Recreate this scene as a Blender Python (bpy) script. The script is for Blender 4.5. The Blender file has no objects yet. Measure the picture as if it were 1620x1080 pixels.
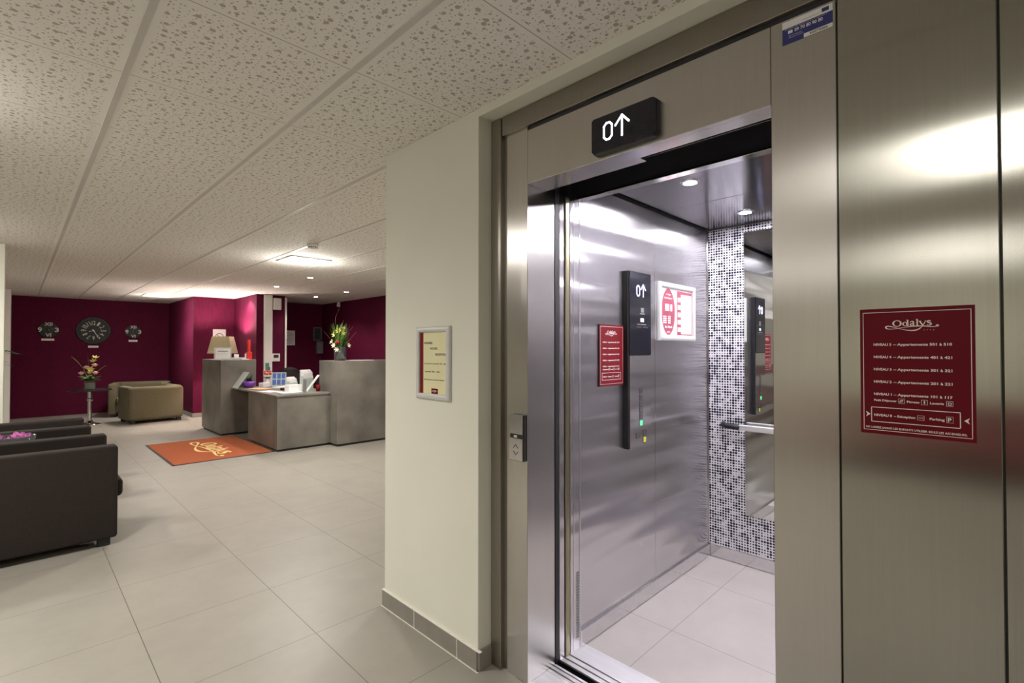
import bpy, bmesh, math, random
from mathutils import Matrix, Vector
random.seed(7)
C = bpy.data.collections.new('place'); bpy.context.scene.collection.children.link(C)
SC = bpy.context.scene
PI = math.pi

# ---------------------------------------------------------------- camera, world, exposure
CAMH = 1.368
cd = bpy.data.cameras.new('camera'); cam = bpy.data.objects.new('camera', cd); C.objects.link(cam)
cd.sensor_width = 36.0; cd.lens = 36.0*776.1/1620.0; cd.clip_start = 0.02; cd.clip_end = 60
YAW, PITCH, ROLL = .7894, .0141, -.0024
cam.matrix_world = Matrix.Translation((0, 0, CAMH)) @ Matrix.Rotation(-YAW, 4, 'Z') @ Matrix.Rotation(PI/2+PITCH, 4, 'X') @ Matrix.Rotation(-ROLL*0, 4, 'Z')
SC.camera = cam
w = bpy.data.worlds.new('world'); SC.world = w; w.use_nodes = True
w.node_tree.nodes['Background'].inputs[0].default_value = (.8, .85, 1, 1)
w.node_tree.nodes['Background'].inputs[1].default_value = 0.02
SC.view_settings.view_transform = 'Standard'; SC.view_settings.look = 'None'
SC.view_settings.gamma = 1; SC.view_settings.use_curve_mapping = False
SC.view_settings.exposure = 0.88
HC = 2.402                       # ceiling height
PANEL_L = 6.5                   # radiance of the lobby ceiling panels
SPOT_W = 30.0                    # reception spots
CABIN_L = 540.0                  # cabin spots
PANEL_W = 66.0                  # downward beam of each lobby ceiling lamp

# ---------------------------------------------------------------- materials
def nt(name):
    m = bpy.data.materials.new(name); m.use_nodes = True
    return m, m.node_tree.nodes, m.node_tree.links, m.node_tree.nodes['Principled BSDF']
def mat(name, col, rough=.6, metal=0, noise=0, nscale=30, bump=0, emis=None, estr=0, alpha=1, trans=0, spec=.5, stretch=None):
    m, N, L, P = nt(name)
    c = (*col, 1)
    P.inputs['Base Color'].default_value = c; P.inputs['Roughness'].default_value = rough
    P.inputs['Metallic'].default_value = metal; P.inputs['Specular IOR Level'].default_value = spec
    if emis: P.inputs['Emission Color'].default_value = (*emis, 1); P.inputs['Emission Strength'].default_value = estr
    if trans: P.inputs['Transmission Weight'].default_value = trans; P.inputs['IOR'].default_value = 1.3
    if noise or bump:
        t = N.new('ShaderNodeTexCoord'); n = N.new('ShaderNodeTexNoise'); n.inputs['Scale'].default_value = nscale; n.inputs['Detail'].default_value = 4
        if stretch:
            mp = N.new('ShaderNodeMapping'); mp.inputs['Scale'].default_value = stretch
            L.new(t.outputs['Object'], mp.inputs[0]); L.new(mp.outputs[0], n.inputs['Vector'])
        else: L.new(t.outputs['Object'], n.inputs['Vector'])
        if noise:
            r = N.new('ShaderNodeValToRGB'); r.color_ramp.elements[0].position = .3; r.color_ramp.elements[1].position = .7
            r.color_ramp.elements[0].color = (*[x*(1-noise) for x in col], 1); r.color_ramp.elements[1].color = (*[min(1, x*(1+noise)) for x in col], 1)
            L.new(n.outputs['Fac'], r.inputs[0]); L.new(r.outputs[0], P.inputs['Base Color'])
        if bump:
            b = N.new('ShaderNodeBump'); b.inputs['Strength'].default_value = bump; b.inputs['Distance'].default_value = .01
            L.new(n.outputs['Fac'], b.inputs['Height']); L.new(b.outputs[0], P.inputs['Normal'])
    return m
def steel(name, col, rough, aniso, tang=(0, 0, 1), rot=.25, wave=.15, wscale=1.3, fine=.05, stretch=(1, 1, 1)):
    m, N, L, P = nt(name)
    P.inputs['Metallic'].default_value = 1; P.inputs['Roughness'].default_value = rough
    P.inputs['Anisotropic'].default_value = aniso; P.inputs['Anisotropic Rotation'].default_value = rot
    cx = N.new('ShaderNodeCombineXYZ')
    for i in range(3): cx.inputs[i].default_value = tang[i]
    L.new(cx.outputs[0], P.inputs['Tangent'])
    g = N.new('ShaderNodeNewGeometry')
    n = N.new('ShaderNodeTexNoise'); n.inputs['Scale'].default_value = wscale; n.inputs['Detail'].default_value = 1.0
    mv = N.new('ShaderNodeMapping'); mv.inputs['Scale'].default_value = stretch; L.new(g.outputs['Position'], mv.inputs[0]); L.new(mv.outputs[0], n.inputs['Vector'])
    b = N.new('ShaderNodeBump'); b.inputs['Strength'].default_value = wave; b.inputs['Distance'].default_value = .05
    L.new(n.outputs['Fac'], b.inputs['Height']); L.new(b.outputs[0], P.inputs['Normal'])
    # brushed grain: fine noise stretched along the brushing direction
    mp = N.new('ShaderNodeMapping'); s = [260, 260, 260]
    for i in range(3):
        if tang[i]: s[i] = 4
    mp.inputs['Scale'].default_value = s
    n2 = N.new('ShaderNodeTexNoise'); n2.inputs['Scale'].default_value = 1; n2.inputs['Detail'].default_value = 2
    L.new(g.outputs['Position'], mp.inputs[0]); L.new(mp.outputs[0], n2.inputs['Vector'])
    r = N.new('ShaderNodeValToRGB'); r.color_ramp.elements[0].position = .25; r.color_ramp.elements[1].position = .75
    r.color_ramp.elements[0].color = (*[x*(1-fine) for x in col], 1); r.color_ramp.elements[1].color = (*[x*(1+fine) for x in col], 1)
    L.new(n2.outputs['Fac'], r.inputs[0]); L.new(r.outputs[0], P.inputs['Base Color'])
    return m
def math_(N, L, op, a, b=None):
    n = N.new('ShaderNodeMath'); n.operation = op
    for i, v in enumerate((a, b)):
        if v is None: continue
        if isinstance(v, (int, float)): n.inputs[i].default_value = v
        else: L.new(v, n.inputs[i])
    return n.outputs[0]
def gridline(N, L, coord, off, per, half):
    """1 inside the joint, else 0"""
    v = math_(N, L, 'SUBTRACT', coord, off); v = math_(N, L, 'DIVIDE', v, per); v = math_(N, L, 'ADD', v, 100.5)
    v = math_(N, L, 'FRACT', v); v = math_(N, L, 'SUBTRACT', v, .5); v = math_(N, L, 'ABSOLUTE', v)
    return math_(N, L, 'LESS_THAN', v, half/per)
def tiles(name, col, joint, ox, px_, oy, py_, half=.0018, rough=.42):
    m, N, L, P = nt(name)
    g = N.new('ShaderNodeNewGeometry'); s = N.new('ShaderNodeSeparateXYZ'); L.new(g.outputs['Position'], s.inputs[0])
    a = gridline(N, L, s.outputs[0], ox, px_, half); b = gridline(N, L, s.outputs[1], oy, py_, half*.8)
    j = math_(N, L, 'MAXIMUM', a, b)
    n = N.new('ShaderNodeTexNoise'); n.inputs['Scale'].default_value = 3.5; n.inputs['Detail'].default_value = 6; n.inputs['Roughness'].default_value = .65
    L.new(g.outputs['Position'], n.inputs['Vector'])
    r = N.new('ShaderNodeValToRGB'); r.color_ramp.elements[0].position = .3; r.color_ramp.elements[1].position = .7
    r.color_ramp.elements[0].color = (*[x*.93 for x in col], 1); r.color_ramp.elements[1].color = (*[x*1.06 for x in col], 1)
    L.new(n.outputs['Fac'], r.inputs[0])
    mx = N.new('ShaderNodeMix'); mx.data_type = 'RGBA'; L.new(j, mx.inputs[0]); L.new(r.outputs[0], mx.inputs[6]); mx.inputs[7].default_value = (*joint, 1)
    L.new(mx.outputs[2], P.inputs['Base Color'])
    P.inputs['Roughness'].default_value = rough
    bp = N.new('ShaderNodeBump'); bp.inputs['Strength'].default_value = .6; bp.inputs['Distance'].default_value = .002; bp.invert = True
    L.new(j, bp.inputs['Height']); L.new(bp.outputs[0], P.inputs['Normal'])
    return m
def ceiling_tiles():
    m, N, L, P = nt('perforated_ceiling_board')
    g = N.new('ShaderNodeNewGeometry'); s = N.new('ShaderNodeSeparateXYZ'); L.new(g.outputs['Position'], s.inputs[0])
    col = (.83, .80, .735)
    masks = []
    for scale, rad, off in ((30, .14, 0), (46, .13, 3.3), (20, .17, 7.7)):
        mp = N.new('ShaderNodeMapping'); mp.inputs['Location'].default_value = (off, off, 0); mp.inputs['Scale'].default_value = (1, 1, 0)
        L.new(g.outputs['Position'], mp.inputs[0])
        v = N.new('ShaderNodeTexVoronoi'); v.voronoi_dimensions = '2D'; v.inputs['Scale'].default_value = scale; v.inputs['Randomness'].default_value = .75
        L.new(mp.outputs[0], v.inputs['Vector'])
        sp = N.new('ShaderNodeSeparateColor'); L.new(v.outputs['Color'], sp.inputs[0])
        r_ = math_(N, L, 'MULTIPLY', math_(N, L, 'ADD', math_(N, L, 'MULTIPLY', sp.outputs[0], .5), .6), rad)
        masks.append(math_(N, L, 'LESS_THAN', v.outputs['Distance'], r_))
    hole = math_(N, L, 'MAXIMUM', math_(N, L, 'MAXIMUM', masks[0], masks[1]), masks[2])
    # plain border round each board
    bx = gridline(N, L, s.outputs[0], .276, .594, .032); by = gridline(N, L, s.outputs[1], 1.697, .621, .018)
    hole = math_(N, L, 'MULTIPLY', hole, math_(N, L, 'SUBTRACT', 1, math_(N, L, 'MAXIMUM', bx, by)))
    jt = gridline(N, L, s.outputs[1], 1.697, .621, .0022)
    # plain plasterboard over the reception
    dark = math_(N, L, 'MAXIMUM', hole, jt)
    mx = N.new('ShaderNodeMix'); mx.data_type = 'RGBA'; L.new(dark, mx.inputs[0]); mx.inputs[6].default_value = (*col, 1); mx.inputs[7].default_value = (.47, .42, .34, 1)
    L.new(mx.outputs[2], P.inputs['Base Color']); P.inputs['Roughness'].default_value = .9
    b = N.new('ShaderNodeBump'); b.inputs['Strength'].default_value = 1; b.inputs['Distance'].default_value = .006; b.invert = True
    L.new(dark, b.inputs['Height']); L.new(b.outputs[0], P.inputs['Normal'])
    return m
def halftone():
    m, N, L, P = nt('dotted_mosaic')
    g = N.new('ShaderNodeNewGeometry'); s = N.new('ShaderNodeSeparateXYZ'); L.new(g.outputs['Position'], s.inputs[0])
    pit = .0168
    u = math_(N, L, 'DIVIDE', s.outputs[1], pit); v = math_(N, L, 'DIVIDE', s.outputs[2], pit)
    fu = math_(N, L, 'SUBTRACT', math_(N, L, 'FRACT', u), .5); fv = math_(N, L, 'SUBTRACT', math_(N, L, 'FRACT', v), .5)
    d = math_(N, L, 'SQRT', math_(N, L, 'ADD', math_(N, L, 'MULTIPLY', fu, fu), math_(N, L, 'MULTIPLY', fv, fv)))
    cxyz = N.new('ShaderNodeCombineXYZ'); L.new(math_(N, L, 'FLOOR', u), cxyz.inputs[0]); L.new(math_(N, L, 'FLOOR', v), cxyz.inputs[1])
    n = N.new('ShaderNodeTexNoise'); n.inputs['Scale'].default_value = .35; n.inputs['Detail'].default_value = 2; L.new(cxyz.outputs[0], n.inputs['Vector'])
    wn = N.new('ShaderNodeTexWhiteNoise'); L.new(cxyz.outputs[0], wn.inputs['Vector'])
    rad = math_(N, L, 'ADD', math_(N, L, 'MULTIPLY', n.outputs['Fac'], .85), math_(N, L, 'MULTIPLY', wn.outputs['Value'], .18))
    rad = math_(N, L, 'MINIMUM', math_(N, L, 'MAXIMUM', math_(N, L, 'SUBTRACT', rad, .17), .15), .48)
    hit = math_(N, L, 'LESS_THAN', d, rad)
    mx = N.new('ShaderNodeMix'); mx.data_type = 'RGBA'; L.new(hit, mx.inputs[0]); mx.inputs[6].default_value = (.66, .64, .68, 1); mx.inputs[7].default_value = (.015, .015, .03, 1)
    L.new(mx.outputs[2], P.inputs['Base Color']); P.inputs['Roughness'].default_value = .25
    return m

M = {}
M['cream'] = mat('cream_paint', (.72, .715, .62), .8, noise=.02, nscale=3, bump=.03)
M['white'] = mat('white_paint', (.8, .78, .72), .6, noise=.02, nscale=5)
M['magenta'] = mat('magenta_wallpaper', (.09, .004, .026), .75, noise=.18, nscale=60, bump=.08, stretch=(1, 1, .15), spec=.15)
M['floor'] = tiles('beige_floor_tiles', (.31, .29, .25), (.13, .115, .095), .426, .5985, 2.345, .6195)
M['cabfloor'] = tiles('cabin_floor_tiles', (.47, .43, .41), (.22, .19, .18), 2.25, .60, 1.14, .6, half=.0015)
M['ceil'] = ceiling_tiles()
M['rail'] = mat('ceiling_rail_paint', (.58, .55, .50), .5, noise=.03, nscale=8)
M['plinth'] = mat('grey_skirting_tile', (.25, .235, .20), .5, noise=.08, nscale=9)
M['grout'] = mat('light_grout', (.75, .72, .65), .8, noise=.05, nscale=50)
M['steel'] = steel('brushed_steel_landing', (.62, .60, .57), .27, .92, wave=.06, wscale=.8, fine=.03)
M['steel2'] = steel('brushed_steel_panel', (.45, .445, .40), .19, .95, wave=.12, wscale=1.1, fine=.03)
M['steeldark'] = steel('brushed_steel_band', (.38, .355, .31), .38, .8, wave=.05, fine=.03)
M['cabsteel'] = steel('brushed_steel_cabin', (.66, .64, .66), .27, .9, wave=.8, wscale=1.0, fine=.02, stretch=(.35, .35, 5.5))
M['cabceil'] = steel('brushed_steel_cabin_ceiling', (.30, .29, .31), .16, .7, tang=(1, 0, 0), rot=0, wave=.02)
M['polish'] = mat('polished_steel', (.72, .71, .72), .12, 1, noise=.04, nscale=40)
M['chrome'] = mat('chrome', (.8, .8, .8), .08, 1, noise=.02, nscale=20)
M['alu'] = mat('aluminium_sill', (.86, .85, .86), .5, 1, noise=.06, nscale=30, stretch=(1, .1, 1))
M['brass'] = mat('olive_door_edge', (.36, .33, .22), .3, 1, noise=.08, nscale=30, stretch=(1, 1, .1))
M['mirror'] = mat('mirror_glass', (.80, .82, .80), .01, 1, noise=.005, nscale=2)
M['mosaic'] = halftone()
M['black'] = mat('matt_black', (.012, .012, .014), .5, noise=.1, nscale=30)
M['gloss'] = mat('black_glass', (.012, .012, .02), .08, noise=.1, nscale=5)
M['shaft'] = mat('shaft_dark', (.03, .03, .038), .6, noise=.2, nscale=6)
M['led'] = mat('white_led_digits', (1, 1, 1), .4, noise=.01, emis=(.88, .88, 1), estr=2.2)
M['ledblue'] = mat('blue_white_led_digits', (1, 1, 1), .4, noise=.01, emis=(.50, .48, 1), estr=2.0)
M['lamp'] = mat('ceiling_lamp_diffuser', (1, 1, 1), .5, noise=.01, emis=(1, .97, .91), estr=PANEL_L)
M['spot'] = mat('spot_lamp_glass', (1, 1, 1), .5, noise=.01, emis=(1, .93, .88), estr=60)
M['cabspot'] = mat('cabin_spot_glass', (1, 1, 1), .5, noise=.01, emis=(.95, .92, 1), estr=CABIN_L)
M['red'] = mat('burgundy_sign_film', (.125, .004, .010), .5, noise=.06, nscale=4, spec=.12)
M['red2'] = mat('red_sign_film', (.19, .005, .010), .5, noise=.05, nscale=6, spec=.2)
M['print'] = mat('white_print', (.78, .70, .64), .5, noise=.03, nscale=60)
M['printw'] = mat('bright_white_print', (.85, .84, .84), .5, noise=.02, nscale=60)
M['blue'] = mat('blue_label_film', (.035, .04, .20), .4, noise=.06, nscale=30)
M['ink'] = mat('dark_ink', (.06, .05, .06), .6, noise=.05, nscale=50)
M['frame'] = mat('silver_white_frame', (.66, .66, .65), .35, .25, noise=.03, nscale=10)
M['paper'] = mat('white_paper', (.78, .76, .75), .8, noise=.04, nscale=20)
M['yellowpaper'] = mat('pale_yellow_paper', (.74, .70, .42), .6, noise=.03, nscale=10)
M['pink'] = mat('pink_print', (.36, .06, .10), .6, noise=.12, nscale=40)
M['brown'] = mat('dark_brown_fabric', (.016, .010, .0075), .95, noise=.25, nscale=180, bump=.25)
M['tan'] = mat('olive_tan_fabric', (.13, .11, .065), .95, noise=.22, nscale=120, bump=.25)
M['concrete'] = mat('grey_concrete_laminate', (.165, .152, .128), .45, noise=.35, nscale=2.6, bump=.02)
M['orange'] = mat('rust_orange_mat', (.36, .085, .025), .95, noise=.18, nscale=160, bump=.3)
M['yellow'] = mat('pale_yellow_mat_print', (.85, .62, .25), .9, noise=.08, nscale=60)
M['leaf'] = mat('green_leaf', (.06, .16, .03), .5, noise=.35, nscale=20)
M['leaf2'] = mat('yellow_green_leaf', (.28, .38, .05), .5, noise=.3, nscale=20)
M['darkleaf'] = mat('dark_green_leaf', (.02, .055, .02), .5, noise=.3, nscale=20)
M['petalp'] = mat('pale_pink_petal', (.80, .55, .46), .6, noise=.12, nscale=25)
M['petaly'] = mat('yellow_petal', (.62, .58, .16), .6, noise=.15, nscale=25)
M['petalw'] = mat('cream_petal', (.80, .78, .55), .6, noise=.1, nscale=25)
M['orchid'] = mat('purple_pink_orchid', (.55, .14, .42), .5, noise=.3, nscale=30)
M['redpetal'] = mat('red_berry', (.50, .01, .02), .4, noise=.1, nscale=25)
M['coral'] = mat('coral_petal', (.80, .16, .08), .6, noise=.2, nscale=25)
M['twig'] = mat('brown_twig', (.12, .06, .05), .8, noise=.3, nscale=40)
M['glass'] = mat('clear_glass', (.85, .9, .88), .03, trans=.95, noise=.01, nscale=5)
M['acrylic'] = mat('clear_green_acrylic', (.80, .88, .84), .12, trans=.45, noise=.02, nscale=5)
M['water'] = mat('grey_wire_gravel', (.22, .24, .20), .4, .1, noise=.5, nscale=60)
M['shade'] = mat('olive_cream_lampshade', (.48, .42, .26), .85, noise=.1, nscale=60)
M['purple'] = mat('purple_plastic', (.20, .05, .42), .35, noise=.15, nscale=20)
M['redbox'] = mat('bright_red_plastic', (.75, .03, .02), .4, noise=.08, nscale=10)
M['grey'] = mat('grey_plastic', (.17, .17, .17), .5, noise=.1, nscale=12)
M['darkgrey'] = mat('dark_grey_glass', (.05, .06, .05), .25, noise=.2, nscale=9)
M['green'] = mat('green_leaflet', (.10, .30, .18), .6, noise=.3, nscale=60)
M['pblue'] = mat('blue_photo', (.05, .12, .40), .5, noise=.5, nscale=80)
M['chairfab'] = mat('black_mesh_fabric', (.022, .018, .02), .85, noise=.2, nscale=200, bump=.2)
M['clock'] = mat('dark_clock_metal', (.030, .035, .030), .5, .2, noise=.5, nscale=12)
M['clockface'] = mat('black_clock_face', (.012, .016, .012), .6, noise=.4, nscale=20)
M['numeral'] = mat('aged_cream_numeral', (.60, .54, .46), .6, noise=.2, nscale=30)
M['greenled'] = mat('green_lit_button', (.1, .6, .25), .4, noise=.02, emis=(.1, .8, .3), estr=.8)
M['yellowbtn'] = mat('yellow_button_ring', (.80, .85, .08), .4, noise=.05, nscale=40)
M['btn'] = mat('steel_button', (.30, .29, .30), .3, .9, noise=.1, nscale=30)
M['tabletop'] = mat('dark_tabletop', (.02, .015, .018), .3, noise=.2, nscale=10)
M['maroonfab'] = mat('maroon_fabric', (.17, .012, .018), .9, noise=.2, nscale=90, bump=.2)
M['terracotta'] = mat('grey_planter', (.25, .24, .22), .6, noise=.15, nscale=8)
M['peach'] = mat('peach_folder', (.75, .45, .25), .7, noise=.08, nscale=10)

# ---------------------------------------------------------------- helpers
def BM(): return bmesh.new()
def merge(bm, tmp):
    me = bpy.data.meshes.new('t'); tmp.to_mesh(me); tmp.free(); bm.from_mesh(me); bpy.data.meshes.remove(me)
def box(bm, x0, x1, y0, y1, z0, z1, bev=0, seg=2, mtx=None):
    t = bmesh.new(); bmesh.ops.create_cube(t, size=1)
    for v in t.verts:
        v.co = Vector((x0+(x1-x0)*(v.co.x+.5), y0+(y1-y0)*(v.co.y+.5), z0+(z1-z0)*(v.co.z+.5)))
    if bev: bmesh.ops.bevel(t, geom=t.edges[:], offset=bev, segments=seg, affect='EDGES', profile=.5)
    if mtx is not None: bmesh.ops.transform(t, matrix=mtx, verts=t.verts)
    merge(bm, t); return bm
def quad(bm, *pts):
    bm.faces.new([bm.verts.new(p) for p in pts]); return bm
def lathe(bm, prof, cx=0, cy=0, n=32, mtx=None):
    t = bmesh.new(); rings = []
    for r, z in prof:
        if r < 1e-6: rings.append([t.verts.new((cx, cy, z))])
        else: rings.append([t.verts.new((cx+r*math.cos(2*PI*i/n), cy+r*math.sin(2*PI*i/n), z)) for i in range(n)])
    for a, b in zip(rings, rings[1:]):
        for i in range(n):
            j = (i+1) % n
            if len(a) == 1 and len(b) == 1: continue
            if len(a) == 1: t.faces.new((a[0], b[j], b[i]))
            elif len(b) == 1: t.faces.new((a[i], a[j], b[0]))
            else: t.faces.new((a[i], a[j], b[j], b[i]))
    bmesh.ops.recalc_face_normals(t, faces=t.faces)
    if mtx is not None: bmesh.ops.transform(t, matrix=mtx, verts=t.verts)
    merge(bm, t); return bm
def tube(bm, pts, r, n=10):
    t = bmesh.new(); pts = [Vector(p) for p in pts]; rings = []
    rr = r if isinstance(r, (list, tuple)) else [r]*len(pts)
    up = Vector((0, 0, 1))
    for i, p in enumerate(pts):
        d = (pts[min(i+1, len(pts)-1)]-pts[max(i-1, 0)]).normalized()
        a = d.cross(up) if abs(d.dot(up)) < .95 else d.cross(Vector((1, 0, 0)))
        a.normalize(); b = d.cross(a)
        rings.append([t.verts.new(p+rr[i]*(math.cos(2*PI*k/n)*a+math.sin(2*PI*k/n)*b)) for k in range(n)])
    for A, B in zip(rings, rings[1:]):
        for k in range(n): t.faces.new((A[k], A[(k+1) % n], B[(k+1) % n], B[k]))
    t.faces.new(rings[0][::-1]); t.faces.new(rings[-1])
    bmesh.ops.recalc_face_normals(t, faces=t.faces)
    merge(bm, t); return bm
def ball(bm, c, r, sx=1, sy=1, sz=1, n=10):
    t = bmesh.new(); bmesh.ops.create_uvsphere(t, u_segments=n, v_segments=max(6, n//2+1), radius=r)
    for v in t.verts: v.co = Vector((c[0]+v.co.x*sx, c[1]+v.co.y*sy, c[2]+v.co.z*sz))
    merge(bm, t); return bm
def blade(bm, base, tip, width, sag=0, n=6, side=None):
    """a curved, creased leaf from base to tip"""
    b, e = Vector(base), Vector(tip); d = e-b
    s = (side or d.cross(Vector((0, 0, 1)))).normalized() if (side or d.cross(Vector((0, 0, 1))).length > 1e-4) else Vector((1, 0, 0))
    nrm = s.cross(d).normalized(); rows = []
    for i in range(n+1):
        t = i/n; p = b+d*t+Vector((0, 0, sag*4*t*(1-t)))
        wd = width*math.sin(PI*min(1, .12+t*.88))**.8 if i < n else .0005
        rows.append([bm.verts.new(p-s*wd/2), bm.verts.new(p+nrm*wd*.15), bm.verts.new(p+s*wd/2)])
    for A, B in zip(rows, rows[1:]):
        bm.faces.new((A[0], A[1], B[1], B[0])); bm.faces.new((A[1], A[2], B[2], B[1]))
def rose(bm, c, r):
    """a cupped bloom of overlapping petals"""
    ball(bm, c, r*.55)
    for ring, (m, rad, tilt) in enumerate(((3, .45, .25), (5, .7, .5), (6, .95, .85))):
        for k in range(m):
            a = 2*PI*k/m+ring*.5; t = bmesh.new()
            g = [[None]*5 for _ in range(4)]
            for i in range(4):
                for j in range(5):
                    u = i/3; v = (j-2)/2
                    ang = a+v*.62*(1-.25*u); rr = r*rad*(.35+.75*u*(.6+.4*tilt)); z = -r*.5+r*1.25*u*(1-.45*tilt)-abs(v)*r*.12*u
                    g[i][j] = t.verts.new((c[0]+rr*math.cos(ang), c[1]+rr*math.sin(ang), c[2]+z))
            for i in range(3):
                for j in range(4): t.faces.new((g[i][j], g[i][j+1], g[i+1][j+1], g[i+1][j]))
            merge(bm, t)
def pxform(o, r, u, n):
    """plane basis: right, up, normal"""
    m = Matrix.Identity(4)
    for i, v in enumerate((r, u, n, o)):
        for k in range(3): m[k][i] = v[k]
    return m
def on_lift(y, z, x=1.475): return pxform((x, y, z), (0, -1, 0), (0, 0, 1), (-1, 0, 0))       # faces -X
def on_y(x, z, y): return pxform((x, y, z), (1, 0, 0), (0, 0, 1), (0, -1, 0))                  # faces -Y
def rect(bm, mtx, x0, x1, y0, y1, z0=0, z1=.001, bev=0): return box(bm, x0, x1, y0, y1, z0, z1, bev=bev, seg=2, mtx=mtx)
def outline(bm, mtx, x0, x1, y0, y1, t, z0=.001, z1=.0018):
    rect(bm, mtx, x0, x1, y0, y0+t, z0, z1); rect(bm, mtx, x0, x1, y1-t, y1, z0, z1)
    rect(bm, mtx, x0, x0+t, y0, y1, z0, z1); rect(bm, mtx, x1-t, x1, y0, y1, z0, z1)
def text(bm, s, mtx, x, y, h, width=None, align='LEFT', z=.0012, bold=.0):
    """letters with their baseline at (x, y) of the plane, cap height h, optionally fitted to a width"""
    cu = bpy.data.curves.new('txt', 'FONT'); cu.body = s; cu.size = 1; cu.extrude = 0; cu.offset = bold; cu.resolution_u = 3
    o = bpy.data.objects.new('txt', cu); me = bpy.data.meshes.new_from_object(o)
    xs = [v.co.x for v in me.vertices]
    if not xs: return
    x0, x1 = min(xs), max(xs); k = h/.70; kx = k
    if width: kx = width/(x1-x0)
    off = {'LEFT': -x0*kx, 'CENTER': -(x0+x1)/2*kx, 'RIGHT': -x1*kx}[align]
    for v in me.vertices: v.co = mtx @ Vector((x+off+v.co.x*kx, y+v.co.y*k, z))
    bm.from_mesh(me); bpy.data.objects.remove(o); bpy.data.curves.remove(cu); bpy.data.meshes.remove(me)
def crom(pts, k=6):
    out = []
    P = [pts[0]]+list(pts)+[pts[-1]]
    for i in range(1, len(P)-2):
        for j in range(k):
            t = j/k
            out.append(tuple(.5*((2*P[i][a])+(-P[i-1][a]+P[i+1][a])*t+(2*P[i-1][a]-5*P[i][a]+4*P[i+1][a]-P[i+2][a])*t*t+(-P[i-1][a]+3*P[i][a]-3*P[i+1][a]+P[i+2][a])*t**3) for a in range(3)))
    out.append(tuple(pts[-1])); return out
def stroke(bm, mtx, pts, z=.0014, smooth=True):
    """a pen stroke: pts are (x, y, width)"""
    P = crom(pts) if smooth else pts
    L_, R_ = [], []
    for i, p in enumerate(P):
        a = P[max(0, i-1)]; b = P[min(len(P)-1, i+1)]; d = Vector((b[0]-a[0], b[1]-a[1])); d.normalize() if d.length else None
        n = Vector((-d.y, d.x)); w2 = p[2]/2
        L_.append(bm.verts.new(mtx @ Vector((p[0]+n.x*w2, p[1]+n.y*w2, z)))); R_.append(bm.verts.new(mtx @ Vector((p[0]-n.x*w2, p[1]-n.y*w2, z))))
    for i in range(len(P)-1): bm.faces.new((R_[i], R_[i+1], L_[i+1], L_[i]))
def ring(bm, mtx, cx, cy, rx, ry, tx, ty, z=.0014, n=32):
    A, B = [], []
    for i in range(n):
        a = 2*PI*i/n
        A.append(bm.verts.new(mtx @ Vector((cx+rx*math.cos(a), cy+ry*math.sin(a), z)))); B.append(bm.verts.new(mtx @ Vector((cx+(rx-tx)*math.cos(a), cy+(ry-ty)*math.sin(a), z))))
    for i in range(n): bm.faces.new((A[i], A[(i+1) % n], B[(i+1) % n], B[i]))
def disc(bm, mtx, cx, cy, rx, ry, z=.0014, n=32):
    bm.faces.new([bm.verts.new(mtx @ Vector((cx+rx*math.cos(2*PI*i/n), cy+ry*math.sin(2*PI*i/n), z))) for i in range(n)])
def logo(bm, mtx, cx, cy, width, bold=1.0, z=.0014):
    """serif word with the looping swash under it; drawn on a 1000-unit wide sketch"""
    k = width/1010.0
    m = mtx @ Matrix.Translation((cx, cy, 0)) @ Matrix.Diagonal((k, k, 1, 1)) @ Matrix.Translation((-780, 300, 0))
    st = lambda *p, **q: stroke(bm, m, [(x, -y, w_*bold) for x, y, w_ in p], z=z, **q)
    ring(bm, m, 500, -257, 92, 78, 30*bold, 12*bold, z)                       # O
    ring(bm, m, 655, -275, 52, 50, 24*bold, 10*bold, z)                       # d
    st((706, 178, 24), (706, 322, 24), smooth=False); st((676, 182, 8), (706, 178, 12), smooth=False); st((700, 322, 8), (734, 322, 8), smooth=False)
    st((752, 238, 18), (772, 216, 12), (802, 218, 22), (812, 240, 24), (812, 318, 24)); st((812, 262, 10), (772, 274, 18), (756, 298, 24), (776, 320, 14), (812, 302, 10)); st((806, 321, 8), (838, 321, 8), smooth=False)  # a
    st((885, 168, 24), (885, 322, 24), smooth=False); st((858, 172, 8), (885, 168, 12), smooth=False); st((862, 322, 8), (908, 322, 8), smooth=False)   # l
    st((930, 214, 26), (984, 312, 24), smooth=False); st((912, 212, 8), (956, 212, 8), smooth=False); st((1022, 212, 8), (1058, 212, 8), smooth=False)
    st((1040, 214, 10), (1000, 295, 14), (960, 360, 14), (900, 410, 22), (820, 434, 22), (700, 428, 14), (600, 402, 10), (520, 376, 10), (430, 345, 14), (340, 320, 18), (285, 330, 22), (280, 360, 24), (330, 390, 16), (430, 390, 10), (540, 374, 8), (680, 348, 12), (850, 332, 18), (1000, 332, 20), (1110, 348, 14), (1200, 354, 10), (1262, 342, 12))
    st((1136, 226, 12), (1110, 208, 16), (1078, 216, 20), (1076, 240, 22), (1112, 260, 26), (1140, 282, 24), (1126, 308, 18), (1090, 318, 12), (1062, 302, 10))   # s
    disc(bm, m, 1252, -328, 30, 26, z)
LIFT = {}
def rootloc(p):
    v = Vector((0, 0, 0))
    while p is not None: v += p.location; p = p.parent
    return v
def obj(name, bm, m, parent=None, label=None, smooth=False, local=False, auto=False):
    me = bpy.data.meshes.new(name); bm.to_mesh(me); bm.free(); me.materials.append(m)
    o = bpy.data.objects.new(name, me); C.objects.link(o)
    if parent is not None:
        o.parent = parent
        if not local: me.transform(Matrix.Translation(-rootloc(parent)))
    if smooth:
        for p in me.polygons: p.use_smooth = True
    if label: o['label'] = label
    return o
def tag(o, label, cat, group=None):
    o['label'] = label; o['category'] = cat
    if group: o['group'] = group
    return o
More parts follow.
